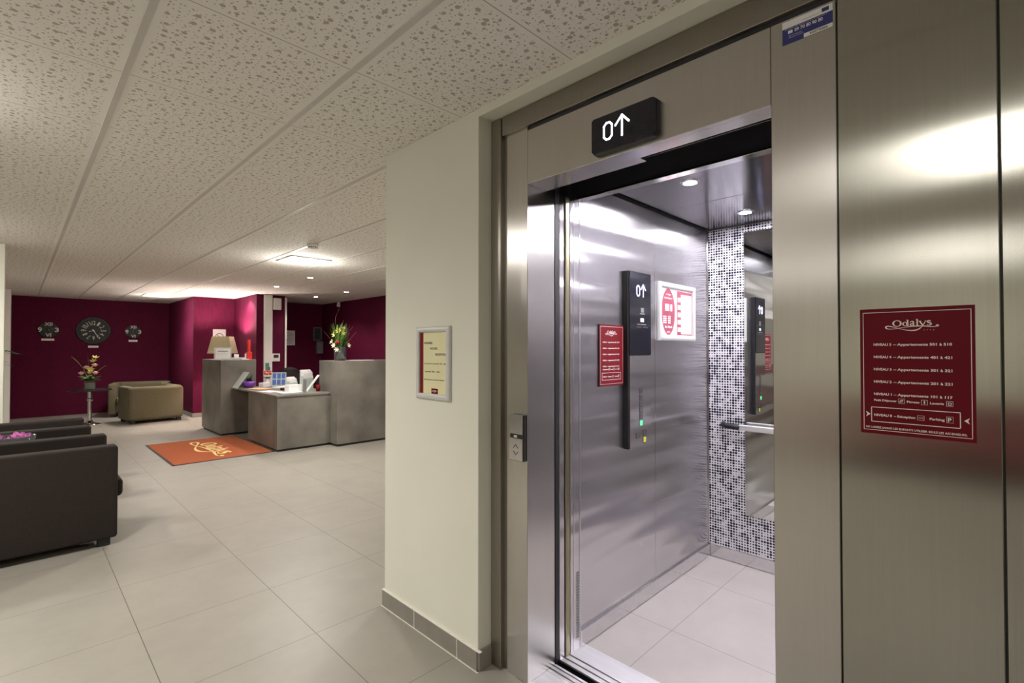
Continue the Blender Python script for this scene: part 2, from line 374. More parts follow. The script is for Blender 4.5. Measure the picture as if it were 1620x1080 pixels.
def thing(name, label, cat, loc=(0, 0, 0), rz=0, group=None):
    o = bpy.data.objects.new(name, None); C.objects.link(o); o.location = loc; o.rotation_euler = (0, 0, rz); o.empty_display_size = .1
    return tag(o, label, cat, group)
def struct(name, bm, m, smooth=False):
    o = obj(name, bm, m, smooth=smooth); o['kind'] = 'structure'; return o
def dup(root, loc, rz=None, label=None):
    r = root.copy(); C.objects.link(r); r.location = loc
    if rz is not None: r.rotation_euler = (0, 0, rz)
    if label: r['label'] = label
    for ch in list(root.children):
        c = ch.copy(); C.objects.link(c); c.parent = r
        for g in ch.children:
            d = g.copy(); C.objects.link(d); d.parent = c
    return r

# ---------------------------------------------------------------- lobby ceiling lamps (they light the room)
LX = 1.475
def ceiling_panel(x, y, label, s=.42, grp='square ceiling lamps', k_=1.0, beam=2.95, glow=.09):
    t = thing('ceiling_lamp', label, 'ceiling light', (x, y, HC-.012), group=grp)
    b = BM(); k = s/2+.02
    for a in ((-k, k, -k, -s/2), (-k, k, s/2, k), (-k, -s/2, -s/2, s/2), (s/2, k, -s/2, s/2)): box(b, a[0], a[1], a[2], a[3], 0, .011, .002)
    obj('frame', b, M['white'], t, local=True)
    obj('diffuser', box(BM(), -s/2, s/2, -s/2, s/2, .003, .009), M['lamp'], t, local=True)
    l = bpy.data.lights.new('lamp_beam', 'SPOT'); l.energy = PANEL_W*k_; l.spot_size = beam; l.spot_blend = 1.0; l.color = (1, .955, .89); l.shadow_soft_size = .10
    o = bpy.data.objects.new('lamp_beam', l); C.objects.link(o); o.parent = t; o.location = (0, 0, -.06)
    l = bpy.data.lights.new('lamp_glow', 'POINT'); l.energy = PANEL_W*k_*glow; l.color = (1, .955, .89); l.shadow_soft_size = .09
    o = bpy.data.objects.new('lamp_glow', l); C.objects.link(o); o.parent = t; o.location = (0, 0, -.13)
    return t
ceiling_panel(2.36, 5.78, 'bright square ceiling lamp in front of the reception desk, the larger glow', glow=.22)
ceiling_panel(1.92, 11.65, 'bright ceiling lamp near the dark clock wall, above the tan armchairs', k_=1.0, beam=2.35, glow=.12)
ceiling_panel(-.26, .0, 'square ceiling lamp above the lift landing', .30, k_=.36)
ceiling_panel(-.55, 2.9, 'square ceiling lamp left of the cream wall, outside the photo', .40, k_=1.5, glow=.06)
ceiling_panel(-.75, 6.0, 'square ceiling lamp over the brown armchairs', k_=.9, glow=.12)
ceiling_panel(-3.3, .25, 'square ceiling lamp left of the lift landing, outside the photo', .34, k_=.5, glow=.08)
ceiling_panel(-4.4, .25, 'square ceiling lamp nearest the left wall, outside the photo', .34, k_=.5, glow=.08)
ceiling_panel(-3.3, 3.1, 'added unseen ceiling lamp lighting the left side of the lobby', .40, k_=.8, glow=.08)  # unseen lamp added to light the left side
ceiling_panel(3.9, 3.5, 'square ceiling lamp behind the cream wall', k_=1.3)
ceiling_panel(-1.6, 9.2, 'added unseen ceiling lamp deep in the left part of the lobby')  # extra lamp out of view, added to light the far left
def downlight(x, y, label):
    t = thing('ceiling_spotlight', label, 'spotlight', (x, y, HC-.006), group='small round ceiling spots over the reception')
    obj('ring', lathe(BM(), [(.036, 0), (.052, 0), (.054, .005), (.036, .005), (.036, 0)], n=24), M['white'], t, local=True)
    obj('bulb', lathe(BM(), [(0, .001), (.036, .001), (.036, .004), (0, .004)], n=24), M['spot'], t, local=True)
    l = bpy.data.lights.new('spot_light', 'SPOT'); l.energy = SPOT_W; l.spot_size = 2.3; l.spot_blend = .6; l.color = (1, .86, .80); l.shadow_soft_size = .04
    o = bpy.data.objects.new('spot_light', l); C.objects.link(o); o.parent = t; o.location = (0, 0, -.012)
    return t
downlight(3.02, 10.35, 'round ceiling spot nearest the magenta alcove, leftmost of the five')
downlight(3.03, 8.53, 'round ceiling spot over the desk in front of the column')
downlight(3.0, 7.12, 'round ceiling spot over the desk, nearest the large square lamp')
downlight(4.2, 9.7, 'round ceiling spot deepest in the reception, near the far dark wall')
downlight(4.22, 8.45, 'round ceiling spot above the vase on the right counter, rightmost of the five')

# ---------------------------------------------------------------- the room
b = BM(); box(b, -5.4, 1.475, -3.2, 14.0, -.1, 0); box(b, 1.475, 5.3, 1.44, 14.0, -.1, 0); struct('floor', b, M['floor'])
struct('ceiling', box(BM(), -5.4, 5.3, -3.2, 14.0, HC, HC+.1), M['ceil'])
b = BM()
for k in range(-9, 8): box(b, .276+.594*k-.0115, .276+.594*k+.0115, -3.15, 13.75, HC-.0035, HC+.002, .0008, 1)
for o_ in (b,):
    bmesh.ops.delete(o_, geom=[v for v in o_.verts if False], context='VERTS')
g = struct('trim_1', b, M['rail'])
WX = 1.39
# pillar / lift wall with its recess
b = BM()
box(b, WX, 1.60, 1.582, 2.335, 0, HC, .003)
struct('wall_right', b, M['cream'])
struct('wall_lift_header', box(BM(), WX, 1.60, -3.1, 1.582, 2.366, HC), M['cream'])
struct('wall_reception_side', box(BM(), 1.60, 5.2, 2.18, 2.335, 0, HC), M['cream'])
struct('wall_lift_far_right', box(BM(), WX+.07, 1.60, -3.1, -1.35, 0, 2.366), M['cream'])
struct('wall_front', box(BM(), -5.4, 1.6, -3.2, -3.1, 0, HC), M['cream'])
struct('wall_left', box(BM(), -5.4, -5.2, -3.1, 13.7, 0, HC), M['cream'])
struct('wall_back', box(BM(), -5.2, 2.62, 13.6, 13.75, 0, HC), M['magenta'])
struct('wall_back_left_stub', box(BM(), -.35, -.09, 12.3, 13.6, 0, HC), M['white'])
struct('wall_left_pillar', box(BM(), -.40, -.095, 6.98, 7.38, 0, HC, .004), M['cream'])
struct('wall_alcove_side', box(BM(), 2.46, 2.62, 11.36, 13.6, 0, HC), M['magenta'])
struct('wall_alcove_back', box(BM(), 2.62, 3.19, 11.36, 11.5, 0, HC), M['magenta'])
struct('wall_alcove_right', box(BM(), 3.19, 3.715, 10.0, 11.5, 0, HC), M['magenta'])
struct('wall_reception_back', box(BM(), 3.715, 5.1, 11.3, 11.45, 0, HC), M['magenta'])
struct('wall_reception_right', box(BM(), 5.05, 5.2, 2.335, 11.3, 0, HC), M['magenta'])
struct('trim_2', box(BM(), 3.712, 3.745, 9.985, 10.02, 0, HC-.03, .003), M['white'])
struct('trim_3', box(BM(), 3.315, 3.47, 9.955, 10.0, 0, HC, .01, 2), M['white'])
# skirtings
def skirt(name, segs, h=.08):
    b = BM(); [box(b, *s, 0, h, .002, 1) for s in segs]
    return struct(name, b, M['plinth'])
skirt('baseboard_right', [(WX-.010, WX, 2.046, 2.345), (WX-.010, WX, 1.714, 2.042), (WX-.010, WX, 1.582, 1.710), (WX, 1.461, 1.572, 1.582)], .085)
b = BM(); 
for y in (2.044, 1.712): box(b, WX-.0112, WX-.002, y-.002, y+.002, 0, .086)
box(b, WX-.0112, WX+.004, 1.56, 2.345, .0855, .089, .0008, 1); box(b, WX-.014, WX-.009, 1.57, 2.345, 0, .003)
struct('trim_4', b, M['grout'])
skirt('baseboard_alcove', [(2.45, 2.46, 11.35, 13.6), (2.46, 3.18, 11.35, 11.36), (3.18, 3.19, 10.0, 11.35)])
skirt('baseboard_reception', [(3.75, 5.04, 11.29, 11.3), (5.04, 5.05, 2.335, 11.29)])

# ---------------------------------------------------------------- lift landing frame
fr = thing('lift_door_frame', 'tall brushed steel lift door frame standing open beside the cream wall', 'lift door frame', (LX, .9, 0))
b = BM(); box(b, 1.462, 1.60, 1.520, 1.580, 0, 2.364, .002, 1)
obj('outer_channel', b, M['steeldark'], fr)
b = BM(); box(b, 1.485, 1.60, 1.490, 1.520, 0, 2.36)
obj('shadow_groove', b, M['steeldark'], fr)
b = BM(); box(b, LX, LX+.02, 1.374, 1.493, 0, 2.285, .0015, 1); box(b, LX+.01, 1.648, 1.3745, 1.392, 0, 2.285, .001, 1)
obj('left_jamb', b, M['steel'], fr)
b = BM(); box(b, LX, LX+.02, .290, .4445, 0, 2.268, .0015, 1); box(b, LX+.02, 1.648, .425, .4445, 0, 2.268)
obj('right_jamb', b, M['steel'], fr)
b = BM(); box(b, LX, LX+.02, .4455, 1.373, 2.046, 2.268, .0015, 1)
box(b, LX+.02, 1.60, .90, 1.373, 2.046, 2.056); box(b, LX+.02, 1.555, .4455, .90, 2.046, 2.056)
obj('lintel', b, M['steel'], fr)
b = BM(); box(b, LX-.012, LX+.10, -1.35, 1.512, 2.283, 2.364, .0015, 1)
obj('top_band', b, M['steeldark'], fr)
b = BM(); box(b, LX+.006, LX+.10, -1.35, 1.493, 2.262, 2.284); obj('top_shadow_gap', b, M['shaft'], fr)  # dark strip painted in for the shadow under the top band
# landing sill
b = BM(); box(b, LX, 1.595, .44, 1.374, -.01, .002); 
for x0, x1 in ((1.595, 1.612), (1.620, 1.636), (1.643, 1.654)): box(b, x0, x1, .44, 1.374, -.01, .004, .0008, 1)
obj('landing_sill', b, M['alu'], fr)
b = BM(); box(b, 1.60, 1.655, .44, 1.374, -.02, -.003); obj('sill_slot', b, M['black'], fr)

def steelpanel(y0, y1, m, label, x=LX, z1=2.268):
    b = BM(); box(b, x, x+.03, y0, y1, 0, z1, .0018, 1)
    return tag(obj('steel_wall_panel', b, m), label, 'wall panel', 'steel wall panels right of the lift')
steelpanel(-.004, .287, M['steel2'], 'wide brushed steel wall panel carrying the large burgundy floor guide')
steelpanel(-.62, -.0068, M['steel2'], 'brushed steel wall panel at the right edge of the photo', LX+.004)
steelpanel(-1.35, -.626, M['steel2'], 'brushed steel wall panel beyond the right edge of the photo', LX+.004)
b = BM(); box(b, LX+.02, LX+.04, -1.3, .292, 0, 2.262); struct('trim_5', b, M['shaft'])

# ---------------------------------------------------------------- lift cabin
CY0, CY1, CX0, CX1, CZ = .24, 1.38, 1.84, 3.25, 2.155
cb = thing('lift_cabin', 'open lift cabin of brushed steel with a dotted back wall and mirror', 'lift', (2.5, .9, 0))
b = BM(); box(b, CX0-.02, 2.536, CY1, CY1+.03, .07, CZ-.012, .001, 1); box(b, 2.5385, CX1, CY1, CY1+.03, .07, CZ-.012, .001, 1)
obj('left_wall', b, M['cabsteel'], cb)
b = BM(); box(b, 2.5362, 2.5384, CY1-.0008, CY1+.02, .07, CZ-.012); obj('panel_seam', b, M['polish'], cb)
b = BM(); box(b, CX0, CX1, CY0-.03, CY0, .07, CZ-.012, .001, 1); obj('right_wall', b, M['cabsteel'], cb)
b = BM(); box(b, CX1, CX1+.03, CY0, CY1, .06, CZ-.004); obj('back_wall', b, M['mosaic'], cb)
b = BM(); box(b, CX1-.012, CX1+.01, CY1-.010, CY1, .07, CZ-.012, .001, 1); obj('corner_strip', b, M['polish'], cb)
b = BM(); box(b, CX1-.006, CX1-.0005, .50, 1.146, .316, 2.105, .0015, 1); mr = obj('mirror', b, M['mirror'], cb)
# ceiling in two sheets, dark gap along the walls
b = BM(); box(b, CX0-.02, 2.60, CY0+.0, CY1-.022, CZ, CZ+.02, .001, 1); box(b, 2.603, CX1-.02, CY0, CY1-.022, CZ, CZ+.02, .001, 1)
obj('cabin_ceiling', b, M['cabceil'], cb)
b = BM(); box(b, CX0-.02, CX1+.03, CY0-.03, CY1+.03, CZ+.021, CZ+.04); obj('ceiling_backing', b, M['shaft'], cb)
cl = obj('cabin_floor', box(BM(), 1.862, CX1, CY0, CY1, -.03, .0), M['cabfloor'], cb)
b = BM()
for a in ((CX0-.012, CX1, CY1-.014, CY1), (CX1-.014, CX1, CY0, CY1-.014), (CX0+.02, CX1, CY0, CY0+.014)): box(b, *a, .003, .080, .003, 2)
obj('skirting', b, M['polish'], cb)
# car sill
b = BM()
for x0, x1 in ((1.690, 1.712), (1.720, 1.744), (1.752, 1.862)): box(b, x0, x1, .30, 1.39, -.01, .004, .0008, 1)
obj('car_sill', b, M['alu'], cb)
b = BM(); box(b, 1.69, 1.85, .30, 1.39, -.03, -.004); obj('sill_slot', b, M['black'], cb)
# entrance posts at the left: door leaves folded away, post with its perforated strip
b = BM(); box(b, 1.684, 1.716, 1.375, 1.42, .002, 2.05, .002, 1); obj('door_leaf', b, M['cabsteel'], cb)
b = BM(); box(b, 1.722, 1.752, 1.370, 1.42, .002, 2.05, .004, 2); obj('door_leaf_edge', b, M['brass'], cb)
b = BM(); box(b, 1.756, 1.826, 1.372, 1.42, .002, CZ, .0015, 1); post = obj('entrance_post', b, M['cabsteel'], cb)
b = BM(); box(b, 1.7775, 1.781, 1.3705, 1.3722, .002, 2.05); box(b, 1.822, 1.828, 1.370, 1.3722, .002, 2.05); obj('edge_strip', b, M['polish'], post)
b = BM()
for i in range(24):
    for s_ in (0, 1): box(b, 1.797+s_*.011, 1.806+s_*.011, 1.3712, 1.3722, .055+i*.0125, .064+i*.0125)
obj('ventilation_holes', b, M['grey'], post)
b = BM(); box(b, 1.655, 1.683, 1.376, 1.424, 0, 2.3); obj('door_gap', b, M['black'], cb)
# header over the car door
b = BM(); box(b, 1.826, 1.845, .24, 1.44, 2.056, 2.32); obj('header', b, M['shaft'], cb)
b = BM(); box(b, 1.80, 1.845, .24, 1.39, 2.048, 2.058, .001, 1); obj('header_lip', b, M['polish'], cb)
b = BM(); box(b, 1.70, 1.735, .24, .66, 2.13, 2.165, .012, 3); box(b, 1.715, 1.72, .42, .62, 2.128, 2.131); obj('door_track', b, M['grey'], cb)
b = BM(); box(b, 1.668, 1.83, .20, .43, 0, 2.3); obj('right_door_pocket', b, M['cabsteel'], cb)
b = BM(); box(b, 1.655, 1.826, 1.425, 1.46, 0, 2.32); box(b, 1.605, 1.84, .2, 1.46, 2.325, 2.35); box(b, 1.605, 1.61, .2, .40, 0, 2.32)
struct('wall_lift_shaft', b, M['shaft'])
b = BM(); box(b, 1.60, 3.4, .1, 1.43, -.2, -.12); struct('floor_lift_pit', b, M['black'])
# handrail in front of the mirror
b = BM(); box(b, 3.165, 3.192, .50, 1.155, .858, .893, .004, 2); hr = obj('handrail', b, M['alu'], cb)
b = BM(); tube(b, [(3.180, 1.150, .875), (3.182, 1.19, .875), (3.192, 1.235, .875), (3.215, 1.268, .876), (3.2495, 1.28, .878)], [.018, .018, .018, .017, .017], 12)
obj('rail_end', b, M['black'], hr, smooth=True, label='curved black rail end')
# spots of the cabin
for x, y in ((2.235, 1.03), (2.95, 1.03), (2.235, .55), (2.95, .55)):
    b = lathe(BM(), [(0, CZ-.004), (.030, CZ-.004), (.030, CZ-.001), (0, CZ-.001)], x, y, 24)
    s_ = obj('spotlight', b, M['cabspot'], cb)
    obj('ring', lathe(BM(), [(.030, CZ-.005), (.043, CZ-.004), (.045, CZ-.0005), (.030, CZ-.0005), (.030, CZ-.005)], x, y, 24), M['polish'], s_)
# control column
cp = thing('lift_control_panel', 'tall lift control column with black display glass on the left cabin wall', 'control panel', (2.32, CY1, .85))
b = BM(); box(b, 2.205, 2.432, CY1-.030, CY1-.0005, .85, 1.77, .002, 1)
obj('body', b, M['black'], cp)
b = BM(); box(b, 2.218, 2.432, CY1-.034, CY1-.030, .85, 1.331, .001, 1); obj('steel_face', b, M['cabsteel'], cp)
b = BM(); box(b, 2.214, 2.432, CY1-.036, CY1-.030, 1.333, 1.77, .003, 2); gl = obj('display_glass', b, M['gloss'], cp)
def zero_arrow(bm, m, x, y, h, t):
    w_ = h*.56; r = w_*.3
    pts = [(x+r, y), (x+w_-r, y), (x+w_, y+r), (x+w_, y+h-r), (x+w_-r, y+h), (x+r, y+h), (x, y+h-r), (x, y+r), (x+r, y)]
    for a, c in zip(pts, pts[1:]): stroke(bm, m, [(a[0], a[1], t), (c[0], c[1], t)], smooth=False)
    for a in pts[:-1]: disc(bm, m, a[0], a[1], t/2, t/2, n=10)
    ax = x+w_+h*.70; top = y+h*1.16
    for a, c in (((ax, y-h*.05), (ax, top)), ((ax, top), (ax-h*.46, y+h*.66)), ((ax, top), (ax+h*.46, y+h*.66))):
        stroke(bm, m, [(a[0], a[1], t), (c[0], c[1], t)], smooth=False)
        for q in (a, c): disc(bm, m, q[0], q[1], t/2, t/2, n=10)
m_ = on_y(2.214, 1.333, CY1-.036)
b = BM(); zero_arrow(b, m_, .068, .312, .052, .0060); obj('display_digits', b, M['ledblue'], gl)
b = BM(); rect(b, m_, .105, .14, .175, .195, 0, .001); text(b, 'PLAZA', m_, .075, .16, .004, .09)
obj('lit_symbol', b, M['printw'], gl)
b = BM(); rect(b, m_, .10, .15, .215, .222, 0, .0006); rect(b, m_, .11, .14, .225, .25, 0, .0006); text(b, '8 pers.  630 kg', m_, .07, .145, .007, .11)
obj('small_lettering', b, M['grey'], gl)
m_ = on_y(2.325, 1.145, CY1-.034)
for i, s_ in enumerate(('5', '4', '3', '2', '1', '0')):
    z = -.034*i
    b = BM(); rect(b, m_, -.013, .013, z-.013, z+.013, 0, .003, .002)
    k = obj('button', b, M['greenled'] if s_ == '0' else M['btn'], cp, label='green lit button' if s_ == '0' else None)
    b = BM(); text(b, s_, m_, 0, z-.007, .014, align='CENTER', z=.0034); outline(b, m_, -.015, .015, z-.015, z+.015, .0015, 0, .002); obj('numeral', b, M['ink'], k)
for (x, z, mm, s_, lb) in ((-.035, -.232, 'btn', '<>', None), (.035, -.224, 'btn', '><', None), (.035, -.262, 'yellowbtn', 'O', 'yellow ringed alarm button')):
    b = BM(); rect(b, m_, x-.013, x+.013, z-.013, z+.013, 0, .003, .002); k = obj('button', b, M[mm], cp, label=lb)
    b = BM(); text(b, s_, m_, x, z-.005, .010, .015, align='CENTER', z=.0034); outline(b, m_, x-.015, x+.015, z-.015, z+.015, .0015, 0, .002); obj('numeral', b, M['ink'], k)

# ---------------------------------------------------------------- things on the lift front
ind = thing('floor_indicator', 'black box with lit floor number and arrow above the lift door', 'floor indicator', (LX, .907, 2.12))
b = BM()
t = bmesh.new(); yy = (1.037, .778); zz = (2.062, 2.190)
prof = [(1.037, 2.070), (1.037, 2.182), (1.029, 2.190), (.792, 2.190), (.778, 2.178), (.778, 2.074), (.790, 2.062), (1.029, 2.062)]
A = [t.verts.new((LX-.001, y, z)) for y, z in prof]; B = [t.verts.new((LX-.020, y, z)) for y, z in prof]
Cc = [t.verts.new((LX-.026, y*.975+.907*.025, z*.975+2.126*.025)) for y, z in prof]
for P_, Q_ in ((A, B), (B, Cc)):
    for i in range(8): t.faces.new((P_[i], P_[(i+1) % 8], Q_[(i+1) % 8], Q_[i]))
t.faces.new(A); t.faces.new(Cc); bmesh.ops.recalc_face_normals(t, faces=t.faces); merge(b, t)
obj('housing', b, M['gloss'], ind)
b = BM(); m_ = on_lift(1.037, 2.062, LX-.026); zero_arrow(b, m_, .057, .038, .058, .0066)
obj('lit_digits', b, M['led'], ind)
# call button plate
cl = thing('lift_call_button', 'slim steel call button plate with up and down arrows on the lift jamb', 'call button', (LX, 1.42, .9))
b = BM(); box(b, LX-.018, LX, 1.378, 1.458, .905, 1.095, .002, 1); obj('housing', b, M['black'], cl)
b = BM(); box(b, LX-.022, LX-.0175, 1.382, 1.458, .905, .997, .002, 1); box(b, LX-.022, LX-.0175, 1.382, 1.458, 1.013, 1.095, .002, 1); obj('face_plate', b, M['polish'], cl)
m_ = on_lift(1.458, .905, LX-.022)
b = BM()
for s_, y0 in ((1, .052), (-1, .038)):
    stroke(b, m_, [(.025, y0, .003), (.038, y0+.014*s_, .003)], smooth=False, z=.0006); stroke(b, m_, [(.038, y0+.014*s_, .003), (.051, y0, .003)], smooth=False, z=.0006)
obj('arrows', b, M['ink'], cl)
b = BM(); rect(b, m_, .028, .046, .096, .099, .0001, .001); rect(b, m_, .028, .046, .101, .104, .0001, .001); obj('key_mark', b, M['printw'], cl)
# blue service label
bl = thing('service_label', 'blue and white service label stuck high on the right door jamb', 'label', (LX, .355, 2.2))
m_ = on_lift(.414, 2.199, LX); W_, H_ = .118, .062
obj('film', rect(BM(), m_, 0, W_, 0, H_, .0002, .0010), M['blue'], bl)
obj('white_band', rect(BM(), m_, 0, W_, .043, H_, .0008, .0015), M['printw'], bl); obj('number_plate', rect(BM(), m_, .052, W_, 0, .011, .0008, .0015), M['printw'], bl)
b = BM()
text(b, '09 70 80 90 80', m_, .030, .027, .0085, .066, z=.0016, bold=.02); rect(b, m_, .014, .025, .027, .035, .0008, .0015)
text(b, 'Assistance 24 heures sur 24, 7 jours sur 7', m_, .006, .0385, .0028, .10, z=.0016)
text(b, 'Service technique', m_, .016, .019, .0028, .032, z=.0016); text(b, 'Indiquer le numero', m_, .016, .014, .0028, .034, z=.0016)
obj('white_lettering', b, M['printw'], bl)
b = BM(); text(b, '42074066', m_, .065, .0028, .0062, .042, z=.0018, bold=.02); text(b, 'www.ascenseurs.fr', m_, .046, .048, .003, .042, z=.0018)
obj('dark_lettering', b, M['ink'], bl)
b = BM(); rect(b, m_, .094, .110, .048, .058, .0014, .0019); obj('emblem', b, M['blue'], bl)

def floor_guide(m_, W_, H_, th, mfilm, mprint, bold, warn=True):
    """film, frame line, logo and the list of floors on a plane with its origin at the lower left"""
    f = BM(); rect(f, m_, 0, W_, 0, H_, .0003, th)
    p = BM(); z = th+.0003; Z = lambda fr_: H_*(1-fr_)
    outline(p, m_, W_*.028, W_*.972, H_*.028, H_*.972, W_*.006, th, z)
    lo = BM(); logo(lo, m_, W_*.48, Z(.135), W_*.47, bold=1.15, z=z)
    hs = H_*.0185
    for n_, fr_, a_, b_ in ((5, .295, '501', '510'), (4, .394, '401', '421'), (3, .492, '301', '321'), (2, .591, '201', '221'), (1, .69, '101', '117')):
        text(p, 'NIVEAU %d' % n_, m_, W_*.13, Z(fr_), hs, W_*.165, z=z, bold=bold); text(p, '– Appartements %s à %s' % (a_, b_), m_, W_*.312, Z(fr_), hs, W_*.505, z=z, bold=bold)
    y = Z(.738); h2 = hs*.85
    for s_, x, wd in (('Petit Déjeuner', .13, .21), ('Fitness', .43, .11), ('Laverie', .63, .115)): text(p, s_, m_, W_*x, y, h2, W_*wd, z=z, bold=bold)
    for x in (.355, .555, .765): outline(p, m_, W_*x, W_*(x+.055), y-h2*.6, y-h2*.6+W_*.055, W_*.003, th, z)
    stroke(p, m_, [(W_*.365, y, W_*.008), (W_*.38, y+h2*.9, W_*.012), (W_*.40, y+h2*1.1, W_*.006)], z=z); ring(p, m_, W_*.383, y+h2*.4, W_*.012, W_*.01, W_*.004, W_*.004, z)
    disc(p, m_, W_*.583, y+h2*1.2, W_*.006, W_*.006, z); stroke(p, m_, [(W_*.583, y+h2*.9, W_*.014), (W_*.583, y-h2*.2, W_*.006)], z=z, smooth=False)
    outline(p, m_, W_*.777, W_*.808, y-h2*.2, y+h2*1.2, W_*.008, th, z)
    outline(p, m_, W_*.10, W_*.88, Z(.905), Z(.785), W_*.008, th, z)
    y = Z(.858)
    text(p, 'NIVEAU 0', m_, W_*.13, y, hs, W_*.165, z=z, bold=bold); text(p, '– Réception', m_, W_*.312, y, hs*.95, W_*.19, z=z, bold=bold)
    outline(p, m_, W_*.52, W_*.58, y-hs*.4, y+hs*1.5, W_*.003, th, z); rect(p, m_, W_*.53, W_*.57, y+hs*.45, y+hs*.65, th, z)
    text(p, 'Parking', m_, W_*.625, y, hs*.95, W_*.125, z=z, bold=bold); text(p, 'P', m_, W_*.79, y-hs*.2, hs*1.6, W_*.03, align='CENTER', z=z, bold=bold)
    outline(p, m_, W_*.765, W_*.82, y-hs*.6, y+hs*1.9, W_*.002, th, z)
    if warn:
        text(p, 'NE LAISSEZ JAMAIS LES ENFANTS UTILISER SEULS LES ASCENSEURS.', m_, W_*.05, Z(.955), hs*.8, W_*.88, z=z, bold=bold*.6)
        for s_ in (-1, 1):
            xx = W_*.05 if s_ < 0 else W_*.95; ym = Z(.845); L_ = W_*.045*(-s_)
            p.faces.new([p.verts.new(m_ @ Vector(q)) for q in ((xx, ym+hs*1.2, z), (xx+L_*.3, ym, z), (xx, ym-hs*1.2, z), (xx+L_, ym, z))])
        text(p, 'c  i  t  y', m_, W_*.585, Z(.178), hs*.4, W_*.09, z=z)
    return f, p, lo
sg = thing('floor_guide_sign', 'large burgundy floor guide with white lettering on the right steel panel', 'sign', (LX, .14, 1.16))
f, p, lo = floor_guide(on_lift(.244, 1.161, LX), .208, .303, .0015, None, None, .028)
obj('film', f, M['red'], sg); obj('lettering', p, M['print'], sg); obj('logo', lo, M['print'], sg)
sg = thing('floor_guide_sign', 'small red floor guide inside the lift cabin beside the control column', 'sign', (2.09, CY1, 1.18))
f, p, lo = floor_guide(on_y(1.985, 1.183, CY1-.006), .212, .302, .002, None, None, .035, False)
obj('film', f, M['red2'], sg); obj('lettering', p, M['printw'], sg); obj('logo', lo, M['printw'], sg)
obj('backing', box(BM(), 1.984, 2.198, CY1-.0058, CY1-.0004, 1.182, 1.486), M['black'], sg)

def snap_frame(t, m_, W_, H_, wd, dep, paper):
    """clip frame: rounded rails with mitred corners and a sheet inside"""
    b = BM(); n = 6
    prof = [(0, 0)]+[(wd*(.5-.5*math.cos(PI*i/n)), dep*(.55+.45*math.sin(PI*i/n))) for i in range(n+1)]+[(wd, 0)]
    loops = [[b.verts.new(m_ @ Vector((x, y, d_))) for x, y in ((i_, i_), (W_-i_, i_), (W_-i_, H_-i_), (i_, H_-i_))] for i_, d_ in prof]
    for P_, Q_ in zip(loops, loops[1:]):
        for k in range(4): b.faces.new((P_[k], P_[(k+1) % 4], Q_[(k+1) % 4], Q_[k]))
    bmesh.ops.recalc_face_normals(b, faces=b.faces)
    obj('frame', b, M['frame'], t)
    return obj('paper', rect(BM(), m_, wd*.8, W_-wd*.8, wd*.8, H_-wd*.8, .001, .003), paper, t)
# poster in the cabin
ps = thing('framed_notice', 'silver framed notice with a pink oval inside the lift cabin', 'framed notice', (2.8, CY1, 1.41))
m_ = on_y(2.566, 1.413, CY1-.001); W_, H_ = .468, .340
snap_frame(ps, m_, W_, H_, .030, .018, M['paper'])
b = BM(); disc(b, m_, .125, .17, .082, .136, z=.0035, n=48); rect(b, m_, .235, .285, .035, .30, .003, .0038); rect(b, m_, .285, .435, .283, .30, .003, .0038); rect(b, m_, .285, .435, .035, .042, .003, .0038)
rect(b, m_, .428, .435, .042, .283, .003, .0038)
obj('pink_print', b, M['pink'], ps)
b = BM(); z = .0044
text(b, '1er étage', m_, .125, .268, .010, .055, 'CENTER', z, .01); text(b, 'Petit-Déjeuner', m_, .125, .246, .010, .095, 'CENTER', z, .01)
rect(b, m_, .085, .135, .175, .215, .0036, .0044); rect(b, m_, .15, .17, .175, .215, .0036, .0044)
for i in range(4): rect(b, m_, .06, .10, .138-.012*i, .145-.012*i, .0036, .0044); rect(b, m_, .12, .15, .138-.012*i, .145-.012*i, .0036, .0044)
text(b, 'Bon Réveil', m_, .125, .075, .014, .085, 'CENTER', z, .02); logo(b, m_, .125, .052, .045, 1.5, z)
for i in range(5): rect(b, m_, .242, .278, .055+.045*i, .082+.045*i, .0036, .0044)
obj('white_lettering', b, M['printw'], ps)
b = BM()
for i in range(11): rect(b, m_, .295, .42, .055+.02*i, .0555+.02*i, .003, .0035)
for i in range(5): rect(b, m_, .30+.028*i, .3005+.028*i, .05, .27, .003, .0035)
rect(b, m_, .10, .104, .19, .197, .0044, .005); rect(b, m_, .158, .161, .182, .208, .0044, .005)
obj('grey_print', b, M['grey'], ps)
# framed sheet on the cream wall
pw = thing('framed_notice', 'white framed yellow notice with a burgundy stripe on the cream wall', 'framed notice', (WX, 1.9, 1.13))
m_ = on_lift(2.030, 1.127, WX-.001); W_, H_ = .263, .344
snap_frame(pw, m_, W_, H_, .026, .016, M['yellowpaper'])
obj('burgundy_stripe', rect(BM(), m_, .0255, .050, .026, H_-.026, .003, .0038), M['red2'], pw)
b = BM(); z = .0042
text(b, 'HORAIRES', m_, .058, .262, .010, .066, z=z, bold=.01); text(b, 'ACCUEIL', m_, .105, .236, .010, .060, z=z, bold=.01); text(b, 'RECEPTION', m_, .148, .207, .011, .085, z=z, bold=.01)
text(b, 'Du lundi au vendredi  8h - 20h', m_, .060, .166, .006, .172, z=z, bold=.012); text(b, 'Samedi  8h - 20h', m_, .065, .128, .006, .118, z=z, bold=.012); text(b, 'Dimanche et jours fériés', m_, .060, .090, .006, .155, z=z, bold=.012)
obj('lettering', b, M['ink'], pw)
obj('emblem', rect(BM(), m_, .117, .167, .027, .052, .003, .0038), M['red'], pw)
b = BM(); logo(b, m_, .142, .040, .040, 1.4, z=.0044); obj('logo', b, M['print'], pw)

